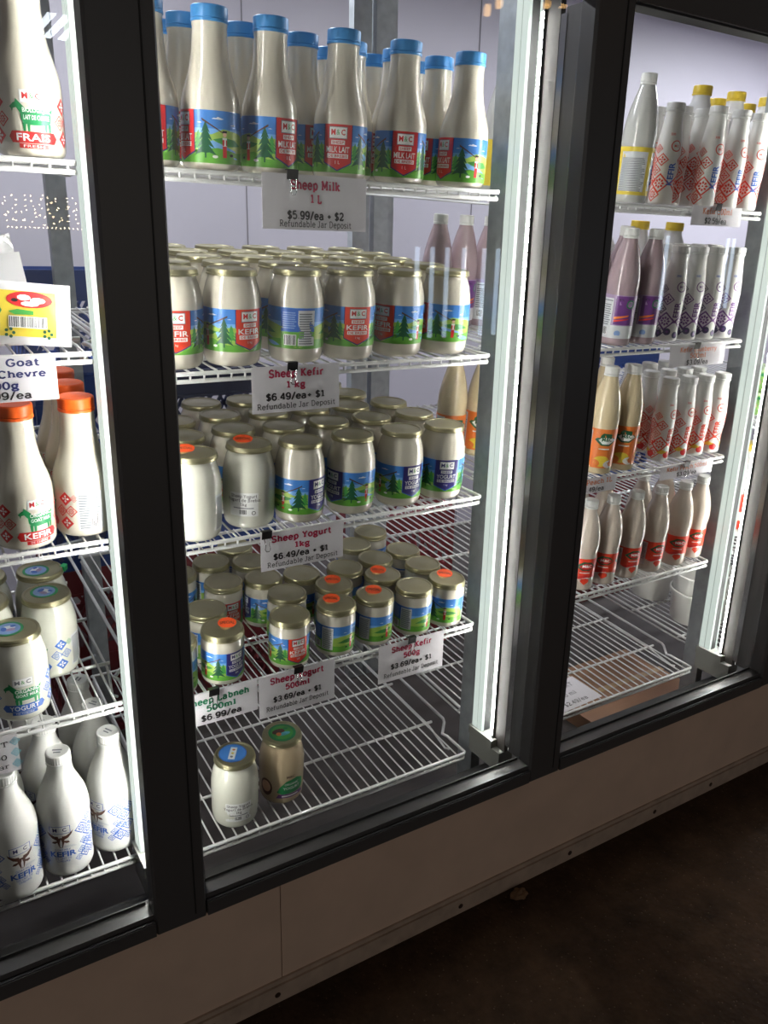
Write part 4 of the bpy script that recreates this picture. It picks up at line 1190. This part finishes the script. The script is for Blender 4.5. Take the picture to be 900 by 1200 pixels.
# --- white buckets
def bucket():
    t = thing('bucket', 'x', 'bucket', (0, 0, 0), 0, 'stacked white buckets')
    mb = MB().lathe([(0, .0), (.062, 0), (.066, .004), (.078, .105), (.084, .106), (.085, .110), (.085, .118), (.0825, .120), (.080, .120), (.0775, .112), (.064, .010), (0, .008)], HDPE, 48)
    put('body', mb.mesh('body', angle=40), t)
    ears = MB()
    for s in (-1, 1):
        ears.tube([(s * .0815, -.008, .098), (s * .086, -.004, .098), (s * .086, .004, .098), (s * .0815, .008, .098)], .004, HDPE, 8)
    put('handle_ear', ears.mesh('handle_ear'), t)
    return t
bk = bucket()
for i, (x, y, n, tx) in enumerate(((2.36, .60, 0, 'lower white bucket of the farthest stack, bottom shelf'), (2.36, .60, 1, 'upper white bucket of the farthest stack, bottom shelf'),
                                   (2.335, .40, 0, 'lower white bucket of the stack behind the steel upright'), (2.335, .40, 1, 'upper white bucket of the stack behind the steel upright'),
                                   (2.485, .30, 0, 'lower white bucket nearest the LED strip'), (2.485, .30, 1, 'upper white bucket nearest the LED strip'))):
    z = R5 + n * .062
    if i == 0:
        bk.location = (x, y, z); bk['label'] = tx; seat(bk, z)
    else:
        seat(dup(bk, (x, y, z), .7 * i, tx), z)

# --- beyond the third door: dip tubs, jug with orange label, purple packet
def dip_tub(label, x, y, z):
    t = seat(thing('dip_tub', label, 'tub', (x, y, z), 0, 'green dip tubs'), z)
    MB().lathe([(0, 0), (.05, 0), (.0525, .002), (.058, .062), (.0585, .064)], mat('green_tub', rgb(150, 196, 110), .35), 40).build('body', t)
    MB().lathe([(.0585, .062), (.0605, .063), (.0605, .071), (.059, .073), (.055, .073), (.054, .0715), (0, .0715)], mat('clear_green_lid', rgb(196, 218, 170), .25), 40).build('lid', t)
    A = Art(); r = .055
    for u in (-1.2, .3, 1.8):
        A.disc(u * r, .026, .6 * r, .016, 'skin'); A.disc((u - .2) * r, .03, .25 * r, .008, 'orange'); A.disc((u + .25) * r, .022, .2 * r, .007, 'brown')
    A.rect(-pi * r, pi * r, .047, .056, 'green')
    put('printed_label', A.wrap(lambda z_: .0525 + .0055 * max(0, min(1, (z_ - .002) / .06)), .003, STEP(r), 'printed_label', .01), t)
    return t
dip_tub('lower green dip tub of the stack beyond the third door', 2.37, .32, 1.09)
dip_tub('upper green dip tub of the stack beyond the third door', 2.37, .32, 1.1635)
oj = dup(jg, (2.365, .31, .688), radians(-60), 'white jug with an orange label beyond the LED strip')
oj.scale = (1, 1, 1); seat(oj, .688)
ob = MB().lathe([(.0654, .03), (.0654, .15)], INK['orangered'], 40).lathe([(.0656, .06), (.0656, .09)], INK['white'], 40)
o_ = ob.build('orange_label', oj)
pk = thing('snack_packet', 'purple packet on the shelf beyond the third door', 'packet', (2.36, .30, 1.3985))
bm_ = MB()
def pillow(mb, w, d, h, m_, nx=14, ny=10, crimp=.012):
    """a sealed pillow bag: w wide, h tall, d thick, standing on its lower edge"""
    top, k = [], len(mb.v)
    mi = mb.m(m_)
    for side in (-1, 1):
        for j in range(ny + 1):
            for i in range(nx + 1):
                u, v = i / nx, j / ny
                eu = min(1, min(u, 1 - u) * w / crimp - 1) if min(u, 1 - u) * w > crimp else 0
                e = (sin(pi * u) ** .45) * (sin(pi * v) ** .55) * max(0, min(1, eu))
                wr = .0008 * sin(17 * u + 9 * v)
                mb.v.append(((u - .5) * w, side * (d / 2 * e + .0004) + wr * (1 if e > .1 else 0), v * h))
    n = (nx + 1) * (ny + 1)
    for s in (0, 1):
        for j in range(ny):
            for i in range(nx):
                a = k + s * n + j * (nx + 1) + i
                mb.face((a, a + 1, a + nx + 2, a + nx + 1), mi)
    return mb
pillow(bm_, .13, .05, .12, mat('purple_foil', rgb(130, 60, 160), .3)).build('bag', pk)

# ------------------------------------------------------------------ price cards and binder clips
def card(label, x0, x1, z0, z1, lines, clip=None, clip_label=None, roll=0.0, extra=None):
    """lines: (text, height fraction from the card's bottom, cap height, ink, weight, width or None, shift)"""
    w, h = x1 - x0, z1 - z0
    mb = MB()
    y = YF - .0062
    nx = 12
    bow = lambda u: -.0012 * (1 - (2 * u / w) ** 2)
    for sgn, yy in ((-1, 0), (1, .0007)):
        pts = [(-w / 2 + w * i / nx, j) for j in (0, h) for i in range(nx + 1)]
        mb.raw([(u, bow(u) + yy, v) for u, v in pts], [(i, i + 1, i + nx + 2, i + nx + 1) for i in range(nx)], CARD)
    mb.raw([(-w / 2, bow(w / 2), 0), (w / 2, bow(w / 2), 0), (w / 2, bow(w / 2) + .0007, 0), (-w / 2, bow(w / 2) + .0007, 0),
            (-w / 2, bow(w / 2), h), (w / 2, bow(w / 2), h), (w / 2, bow(w / 2) + .0007, h), (-w / 2, bow(w / 2) + .0007, h)],
           [(0, 1, 2, 3), (4, 5, 6, 7), (0, 3, 7, 4), (1, 2, 6, 5)], CARD)
    A = Art()
    for (s, v, ch, ink, wt, wd, sh) in lines:
        A.slabtext(s, sh, v * h, ch, ink, wt, wd)
    if extra:
        extra(A, w, h)
    A.flat(mb, lambda u, v, n: (u, bow(u) - n, v))
    o = mb.build('price_card', smooth=False)
    o.location = ((x0 + x1) / 2, y, z0)
    o.rotation_euler[1] = roll
    tag(o, label, 'price card', 'price cards on the shelf fronts')
    if clip is not None:
        binder_clip(clip, z1, clip_label)
    return o

def binder_clip(x, ztop, label):
    t = thing('binder_clip', label, 'clip', (x, YF - .0075, ztop), 0, 'black binder clips on the shelf fronts')
    mb = MB()
    w = .011
    prof = [(-.0015, -.010), (-.0042, .006), (.0042, .006), (.0015, -.010)]
    for a, b in zip(prof, prof[1:]):
        mb.box(0, 0, 0, 0, 0, 0, CLIPBLACK) if False else None
    mb.raw([(-w, prof[0][0] - .0012, prof[0][1]), (w, prof[0][0] - .0012, prof[0][1]), (w, prof[1][0] - .0012, prof[1][1]), (-w, prof[1][0] - .0012, prof[1][1]),
            (-w, prof[0][0] - .0020, prof[0][1]), (w, prof[0][0] - .0020, prof[0][1]), (w, prof[1][0] - .0022, prof[1][1]), (-w, prof[1][0] - .0022, prof[1][1])],
           [(0, 1, 2, 3), (4, 5, 6, 7), (0, 1, 5, 4), (1, 2, 6, 5), (2, 3, 7, 6), (3, 0, 4, 7)], CLIPBLACK)
    mb.box(-w, w, -.0064, .0045, .006, .0072, CLIPBLACK)
    mb.build('body', t, smooth=False)
    hd = MB()
    hd.tube([(-.0065, -.0042, -.0085), (-.0040, -.0068, -.022), (-.0058, -.0075, -.031), (-.0030, -.0078, -.0355), (.0030, -.0078, -.0355), (.0058, -.0075, -.031), (.0040, -.0068, -.022), (.0065, -.0042, -.0085)], .0009, CHROME, 6)
    hd.build('wire_handle', t)
    return t

DEP = 'Refundable Jar Deposit'
card('price card reading Sheep Milk 1 L $5.99, clipped to the top shelf', .631, .846, 1.602, 1.697,
     [('Sheep Milk', .74, .0155, 'magenta', .225, .102, 0), ('1 L', .50, .0140, 'magenta', .225, .024, 0), ('$5.99/ea + $2', .20, .0130, 'black', .225, .118, 0), (DEP, .055, .0108, 'black', .135, .150, 0)],
     .689 - .0, 'black binder clip over the p of Sheep Milk on the top card')
card('price card reading Sheep Kefir 1 kg, under the large kefir jars', .601, .789, 1.266, 1.355,
     [('Sheep Kefir', .76, .0140, 'magenta', .225, .118, 0), ('1 kg', .52, .0125, 'magenta', .225, .042, -.002), ('$6.49/ea+ $1', .27, .0125, 'black', .215, .128, -.002), (DEP, .08, .0105, 'black', .135, .170, 0)],
     .684, 'black binder clip on the Sheep Kefir 1 kg card')
card('price card reading Sheep Yogurt 1kg, under the large yogurt jars', .610, .800, .940, 1.021,
     [('Sheep Yogurt', .74, .0130, 'magenta', .225, .138, -.002), ('1kg', .51, .0120, 'magenta', .225, .036, -.002), ('$6.49/ea + $1', .27, .0120, 'black', .215, .128, -.004), (DEP, .08, .0105, 'black', .135, .164, 0)],
     .622, 'black binder clip at the corner of the Sheep Yogurt 1kg card')
card('price card reading Sheep Labneh 500ml, on the small jar shelf', .432, .594, .627, .700,
     [('Sheep Labneh', .66, .0135, 'textgreen', .225, .138, -.006), ('500ml', .40, .0125, 'textgreen', .225, .066, 0), ('$6.99/ea', .12, .0125, 'black', .215, .090, 0)],
     .497, 'black binder clip on the Sheep Labneh card')
card('price card reading Sheep Yogurt 500ml, on the small jar shelf', .597, .780, .600, .699,
     [('Sheep Yogurt', .78, .0140, 'magenta', .225, .130, 0), ('500ml', .57, .0125, 'magenta', .225, .060, 0), ('$3.69/ea + $1', .33, .0120, 'black', .215, .118, 0), (DEP, .14, .0105, 'black', .135, .152, 0)],
     .689, 'black binder clip on the Sheep Yogurt 500ml card')
card('price card reading Sheep Kefir 500g, on the small jar shelf', .896, 1.081, .600, .697,
     [('Sheep Kefir', .76, .0135, 'magenta', .225, .114, 0), ('500g', .55, .0125, 'magenta', .225, .048, 0), ('$3.69/ea+ $1', .32, .0120, 'black', .215, .118, 0), (DEP, .12, .0105, 'black', .135, .156, 0)],
     .985, 'black binder clip on the Sheep Kefir 500g card')
card('price card reading Organic Goat Cheese and Chevre, below the cheese packets', .020, .256, 1.322, 1.396,
     [('Organic Goat', .78, .0110, 'textnavy', .21, .148, .020), ('Cheese & Chevre', .535, .0110, 'textnavy', .21, .176, .014), ('300g', .29, .0110, 'textnavy', .21, .052, .033), ('$7.99/ea', .07, .0110, 'black', .19, .090, .032)])
def tiles(A, w, h):
    for i in range(3):
        A.diamond(w / 2 - .005, h * (.2 + .3 * i), .009, 'cyan', 2)
card('price card with blue diamond border, under the goat yogurt jars', -.09, .124, .645, .722,
     [('Goat YOGURT', .70, .0095, 'black', .13, .130, .026), ('$7.00', .36, .0095, 'black', .13, .050, .062), ('+ $1 Jar', .12, .0095, 'black', .13, .070, .054)], extra=tiles)
card('price card reading Kefir 500ml $2.59, top shelf of the third door', 1.790, 1.986, 1.645, 1.692,
     [('Kefir 500ml', .60, .0135, 'textorange', .18, .118, .0), ('$2.59/ea', .12, .0130, 'black', .16, .088, -.004)], 1.884, 'black binder clip on the Kefir 500ml card')
card('price card reading Kefir Blueberry 500ml, second shelf of the third door', 1.776, 2.0, 1.290, 1.345,
     [('Kefir Blueberry', .70, .0120, 'textorange', .18, .150, 0), ('500ml', .40, .0120, 'textorange', .18, .066, 0), ('$3.09/ea', .08, .0120, 'black', .16, .090, 0)], 1.875, 'black binder clip on the Kefir Blueberry card')
card('price card reading Kefir Peach 500ml, third shelf of the third door', 1.797, 2.02, .978, 1.016,
     [('Kefir Peach 500ml', .58, .0115, 'textorange', .18, .172, 0), ('$3.09/ea', .12, .0110, 'black', .16, .086, 0)], 1.90, 'black binder clip on the Kefir Peach card')
card('price card reading Kefir Peach 1L, half hidden behind the black post', 1.44, 1.625, .979, 1.020,
     [('Kefir Peach 1L', .58, .0125, 'textorange', .18, .160, -.002), ('$4.49/ea', .12, .0115, 'black', .16, .086, .006)])
# a loose card lying on the bottom shelf
lc = MB()
A = Art()
A.slabtext('Goat YOGURT', 0, .085, .016, 'black', .12, .16); A.slabtext('500 ml', .02, .050, .015, 'black', .12, .075); A.slabtext('$2.49/ea', .02, .014, .015, 'black', .14, .095)
lc.box(-.11, .11, 0, .12, 0, .0007, CARD)
A.flat(lc, lambda u, v, n: (u, v, .0007 + n))
lo_ = lc.build('price_card', smooth=False)
lo_.location = (1.578, .183, R5 + .0003)
lo_.rotation_euler[2] = .06
seat(lo_, R5 + .0015)
tag(lo_, 'loose white card lying flat on the empty bottom wire shelf', 'price card', 'price cards on the shelf fronts')

# ------------------------------------------------------------------ goat cheese packets
FOIL = mat('white_packet_film', rgb(226, 224, 226), .28, coat=.3)
def cheese_art(A, w, h):
    A.rect(-w * .44, w * .36, h * .12, h * .84, 'yellow')
    A.rect(-w * .43, -w * .16, h * .62, h * .80, 'white')
    for i, (ch, ink) in enumerate((('M', 'green'), ('&', 'orange'), ('C', 'yellow'))):
        A.text(ch, -w * .38 + i * w * .085, h * .71, w * .05, h * .10, ink, .03)
    A.poly([(-w * .44, h * .42), (-w * .14, h * .42), (-w * .11, h * .51), (-w * .14, h * .60), (-w * .44, h * .60)], 'green')
    A.text('ORGANIC', -w * .29, h * .545, w * .24, h * .055, 'white'); A.text('BIOLOGIQUE', -w * .29, h * .465, w * .25, h * .05, 'white')
    A.rect(-w * .44, -w * .13, h * .22, h * .40, 'blue'); A.text('CHEESE', -w * .28, h * .345, w * .24, h * .06, 'white'); A.text('CHEVRE', -w * .28, h * .265, w * .24, h * .055, 'white')
    A.disc(w * .13, h * .70, w * .2, h * .135, 'red', 20); A.disc(w * .08, h * .73, w * .06, h * .05, 'cloud', 9); A.disc(w * .2, h * .69, w * .07, h * .05, 'cloud', 9)
    A.disc(w * .13, h * .63, w * .08, h * .04, 'cloud', 9); A.disc(w * .0, h * .68, w * .03, h * .03, 'black', 8); A.disc(w * .28, h * .74, w * .04, h * .03, 'orangered', 8)
    A.poly([(-w * .06, h * .50), (w * .0, h * .45), (w * .16, h * .46), (w * .16, h * .52), (w * .02, h * .54)], 'tree2')
    A.barcode(-w * .05, w * .27, h * .26, h * .42)
    for u in (-.05, .28):
        for i in range(5):
            a = 2 * pi * i / 5
            A.disc(w * u + .006 * cos(a), h * .17 + .006 * sin(a), .0028, .0028, 'tree', 6)
def packet(label, loc, rx_, rz_, w, h, d, art=None, word=None):
    t = thing('cheese_packet', label, 'packet', loc, 0, 'goat cheese packets')
    t.rotation_euler = (rx_, radians(5) if art else radians(-7), rz_)
    pillow(MB(), w, d, h, FOIL).build('bag', t) if False else None
    mb = MB(); pillow(mb, w, d, h, FOIL)
    mb.build('bag', t)
    A = Art()
    if art:
        art(A, w, h)
    if word:
        A.text(word, w * .1, h * .30, w * .5, h * .1, 'red', .0)
    a_mb = MB()
    def place(u, v, n_):
        uu, vv = u / w + .5, v / h
        q = .012
        eu = min(1, min(uu, 1 - uu) * w / q - 1) if min(uu, 1 - uu) * w > q else 0
        e = (max(0, sin(pi * uu)) ** .45) * (max(0, sin(pi * vv)) ** .55) * max(0, min(1, eu))
        return (u, -(d / 2 * e + .0004) - .0022 - n_, v)
    for vs, fs, m_, layer in A.L:
        bm = bmesh.new()
        bv = [bm.verts.new((x, y, 0)) for x, y in vs]
        for f in fs:
            try:
                bm.faces.new([bv[i] for i in f])
            except ValueError:
                pass
        bmesh.ops.triangulate(bm, faces=bm.faces)
        for k in range(-12, 13):
            bmesh.ops.bisect_plane(bm, geom=bm.verts[:] + bm.edges[:] + bm.faces[:], plane_co=(k * w / 24, 0, 0), plane_no=(1, 0, 0), dist=1e-7)
        for k in range(1, 12):
            bmesh.ops.bisect_plane(bm, geom=bm.verts[:] + bm.edges[:] + bm.faces[:], plane_co=(0, k * h / 12, 0), plane_no=(0, 1, 0), dist=1e-7)
        bm.verts.index_update()
        a_mb.raw([place(v.co.x, v.co.y, .0001 * layer) for v in bm.verts], [[v.index for v in f.verts] for f in bm.faces], m_)
        bm.free()
    a_mb.build('printed_label', t)
    return t
packet('goat cheese packet with yellow label and barcode, leaning at the shelf front', (.203, .212, LC + .0115), radians(-13), radians(-4), .175, .102, .030, cheese_art)
packet('white cheese packet with red writing, behind the yellow label packet', (.150, .268, LC + .022), radians(-16), radians(-5), .20, .128, .016, None, 'Chevre')
packet('plain white cheese packet at the back of the cheese shelf', (.150, .33, LC + .0265), radians(-10), radians(4), .21, .150, .016)

# ------------------------------------------------------------------ milk crates stacked behind the shelves
def crate_mesh(colname, col):
    m_ = mat(colname, col, .45, var=.06, scale=15)
    s, h, tk = .165, .28, .008
    b, r = MB(), MB()
    for (ax, sg) in (('x', 1), ('x', -1), ('y', 1), ('y', -1)):
        def P(u, v, n, ax=ax, sg=sg):
            return (u, sg * (s - n), v) if ax == 'y' else (sg * (s - n), u, v)
        def bar(a, c, wd):
            dx, dz = c[0] - a[0], c[1] - a[1]; L = math.hypot(dx, dz); nx, nz = -dz / L * wd / 2, dx / L * wd / 2
            q = [(a[0] + nx, a[1] + nz), (a[0] - nx, a[1] - nz), (c[0] - nx, c[1] - nz), (c[0] + nx, c[1] + nz)]
            b.raw([P(u, v, 0.001) for u, v in q] + [P(u, v, tk) for u, v in q], [(0, 1, 2, 3), (7, 6, 5, 4), (0, 4, 5, 1), (1, 5, 6, 2), (2, 6, 7, 3), (3, 7, 4, 0)], m_)
        for k in range(-3, 8):
            x0 = -s + .06 * k
            za, zb = .03, .20
            for sg2 in (1, -1):
                xa, xb = (x0, x0 + .10) if sg2 > 0 else (x0 + .10, x0)
                a, c = (xa, za), (xb, zb)
                lo, hi = -s + .004, s - .004
                def clip(a, c):
                    t0, t1 = 0, 1
                    dx = c[0] - a[0]
                    ta, tb = sorted(((lo - a[0]) / dx, (hi - a[0]) / dx))
                    t0, t1 = max(0, ta), min(1, tb)
                    if t1 - t0 < .05:
                        return None
                    return (a[0] + dx * t0, a[1] + (c[1] - a[1]) * t0), (a[0] + dx * t1, a[1] + (c[1] - a[1]) * t1)
                q = clip(a, c)
                if q:
                    bar(q[0], q[1], .009)
        bar((-s + .002, .115), (s - .002, .115), .008)
    b.box(-s + .001, s - .001, -s + .001, s - .001, .004, .012, m_)
    for z0, z1 in ((0, .035), (.20, .28)):
        o = s
        r.box(-o, o, -o, -o + .010, z0, z1, m_); r.box(-o, o, o - .010, o, z0, z1, m_)
        r.box(-o, -o + .010, -o + .010, o - .010, z0, z1, m_); r.box(o - .010, o, -o + .010, o - .010, z0, z1, m_)
    r.box(-s - .003, s + .003, -s - .003, -s, .268, .28, m_); r.box(-s - .003, s + .003, -s - .003, -s, .20, .208, m_)
    for x in (-s + .008, s - .008):
        for y in (-s + .008, s - .008):
            r.box(x - .008, x + .008, y - .008, y + .008, .035, .20, m_)
    return b.mesh('lattice', smooth=False), r.mesh('rim', smooth=False)
BLUE_C, RED_C, NAVY_C = crate_mesh('blue_crate_plastic', rgb(44, 74, 142)), crate_mesh('red_crate_plastic', rgb(124, 40, 48)), crate_mesh('navy_crate_plastic', rgb(40, 46, 72))
def crate(col, label, loc):
    t = thing('milk_crate', label, 'crate', loc, 0, 'stacked milk crates behind the shelves')
    put('lattice', col[0], t); put('rim', col[1], t)
    return t
LV = ['lowest', 'second', 'third', 'fourth', 'topmost']
for cxx, cols, nm in ((.52, [RED_C, RED_C, BLUE_C, BLUE_C, BLUE_C], 'behind the goat cheese'), (.885, [RED_C, RED_C, BLUE_C, NAVY_C], 'behind the large sheep kefir'),
                      (1.62, [RED_C, RED_C], 'behind the strawberry drinks'), (2.30, [RED_C, RED_C, BLUE_C, BLUE_C], 'behind the peach kefir'), (2.66, [RED_C, RED_C, BLUE_C, BLUE_C], 'behind the far LED strip')):
    for i, c_ in enumerate(cols):
        crate(c_, '%s milk crate, %s of the stack %s' % ('red' if c_ is RED_C else 'blue' if c_ is BLUE_C else 'navy', LV[i] if i < len(cols) - 1 else 'topmost', nm), (cxx, 1.24, .10 + .2805 * i))
# cardboard lying on the cold room floor
cb = MB()
cb.box(-.24, .24, -.17, .17, 0, .05, mat('cardboard', rgb(150, 112, 86), .7, var=.08, scale=12))
cb.box(-.245, .245, -.012, .012, .05, .0512, mat('packing_tape', rgb(170, 140, 100), .3))
cbo = cb.build('cardboard_box', smooth=False)
cbo.location = (2.02, .43, .10)
tag(cbo, 'flat brown cardboard box on the cooler floor under the empty bottom shelf', 'box')

# ------------------------------------------------------------------ the cold room's own ceiling lamps
for i, (x, y, pw) in enumerate(((.6, 1.2, 1.0), (2.7, 1.0, .8), (4.6, 1.2, 2.0))):
    t = thing('ceiling_lamp', 'sealed strip lamp on the cold room ceiling, %s along' % ORD[i], 'lamp', (x, y, 2.82))
    MB().box(-.6, .6, -.06, .06, .03, .08, mat('lamp_housing', rgb(200, 200, 200), .5)).build('housing', t, smooth=False)
    MB().lathe([(0, -.58), (.035, -.58), (.035, .58), (0, .58)], mat('lamp_tube', rgb(240, 240, 245), .4, emit=(.94, .95, 1.0), emit_s=1.0), 16).build('tube', t)
    t.children[-1].rotation_euler = (0, pi / 2, 0)
    L = bpy.data.lights.new('ceiling_lamp_light', 'AREA'); L.shape = 'RECTANGLE'; L.size = 1.15; L.size_y = .1
    L.energy = CEIL_LAMP * pw; L.color = (.94, .94, 1.0)
    lo2 = bpy.data.objects.new('light', L); COL.objects.link(lo2); lo2.parent = t; lo2.location = (0, 0, -.05)

# ------------------------------------------------------------------ the shop behind the camera, seen only as reflections in the door glass
struct(MB().box(4.6, 10.6, -6.15, -6.05, FZ, 3.3, SHOPWALL), 'wall_shop', smooth=False)
DAY = mat('daylight_pane', (.1, .1, .1), .4, emit=(.62, .78, 1.0), emit_s=5.0)
def slit_window(n, xs, z0, z1):
    fr = MB().box(min(xs) - .12, max(xs) + .12, -6.05, -6.02, z0 - .1, z0 - .03, BLACK).box(min(xs) - .12, max(xs) + .12, -6.05, -6.02, z1 + .03, z1 + .1, BLACK)
    o = struct(fr, 'window_%d' % n, smooth=False)
    for x in xs:
        MB().box(x - .022, x + .022, -6.05, -6.03, z0, z1, DAY).build('window_pane', parent=o, smooth=False)
slit_window(1, [4.90, 5.09, 5.28, 5.50, 5.77, 5.96], .68, 1.60)
slit_window(2, [8.67, 9.86, 9.98], .9, 1.8)
t = thing('ceiling_light', 'square fluorescent ceiling light over the shop aisle', 'lamp', (1.70, -6.75, 3.27))
MB().box(-.24, .24, -.45, .45, .0, .03, mat('lamp_housing', rgb(200, 200, 200), .5)).build('housing', t, smooth=False)
for x in (-.12, .0, .12):
    MB().box(x - .03, x + .03, -.42, .42, -.012, 0, mat('fluorescent_tube', (.8, .8, .8), .4, emit=(.86, .92, 1.0), emit_s=16.0)).build('tube', t, smooth=False)
for i, (x, z) in enumerate(((2.965, 2.758), (3.041, 2.804), (3.368, 2.853), (3.484, 2.87))):
    t = thing('pendant_lamp', 'amber pendant lamp over the shop aisle, %s in its row' % ORD[i], 'lamp', (x, -2.6, z))
    MB().lathe([(0, -.03), (.016, -.025), (.019, 0), (.014, .025), (0, .03)], mat('amber_bulb', (.8, .5, .2), .4, emit=(1.0, .58, .22), emit_s=9.0), 16).build('bulb', t)
    MB().lathe([(0, .028), (.012, .03), (.012, .06), (.004, .07), (.003, 3.3 - z), (0, 3.3 - z)], BLACK2, 12).build('cord', t)
sl_t = thing('string_lights', 'string of tiny warm fairy lights hanging across the shop', 'lights', (1.3, -6.0, 3.3))
w_, bl = MB(), MB()
rnd = random.Random(3)
FA = mat('fairy_bulb', (.8, .6, .4), .4, emit=(1.0, .72, .42), emit_s=70.0)
for i in range(9):
    x = -.26 + .065 * i
    w_.tube([(x, 0, 0), (x, 0, -1.66)], .0015, BLACK2, 5)
    for k in range(7):
        z = -1.40 - .032 * k + rnd.uniform(-.02, .02)
        xx = x + rnd.uniform(-.02, .02)
        bl.lathe([(0, z - .006), (.006, z), (0, z + .006)], FA, 6, cx=xx, cy=.0)
    for k in range(2):
        bl.lathe([(0, -1.627 - .006), (.006, -1.627), (0, -1.627 + .006)], FA, 6, cx=x + k * .03, cy=0)
w_.build('wire', sl_t)
bo_ = bl.build('bulb', sl_t); bo_['kind'] = 'stuff'

# ------------------------------------------------------------------ a clump of dirt by the baseboard
dm = bmesh.new()
bmesh.ops.create_icosphere(dm, subdivisions=3, radius=1)
rnd = random.Random(11)
for v in dm.verts:
    n_ = sin(5 * v.co.x + 1) * cos(7 * v.co.y) * .18 + rnd.uniform(-.12, .12)
    v.co = v.co * (1 + n_)
    v.co.x *= .024; v.co.y *= .016; v.co.z = max(v.co.z, -.15) * .010
me = bpy.data.meshes.new('dirt_clump'); dm.to_mesh(me); dm.free()
me.materials.append(mat('dry_dirt', rgb(120, 92, 66), .9, var=.3, scale=60))
do = bpy.data.objects.new('dirt_clump', me); COL.objects.link(do)
do.location = (1.147, -0.091, FZ + .0015)
tag(do, 'small brown clump of dirt lying on the floor close to the baseboard', 'dirt')
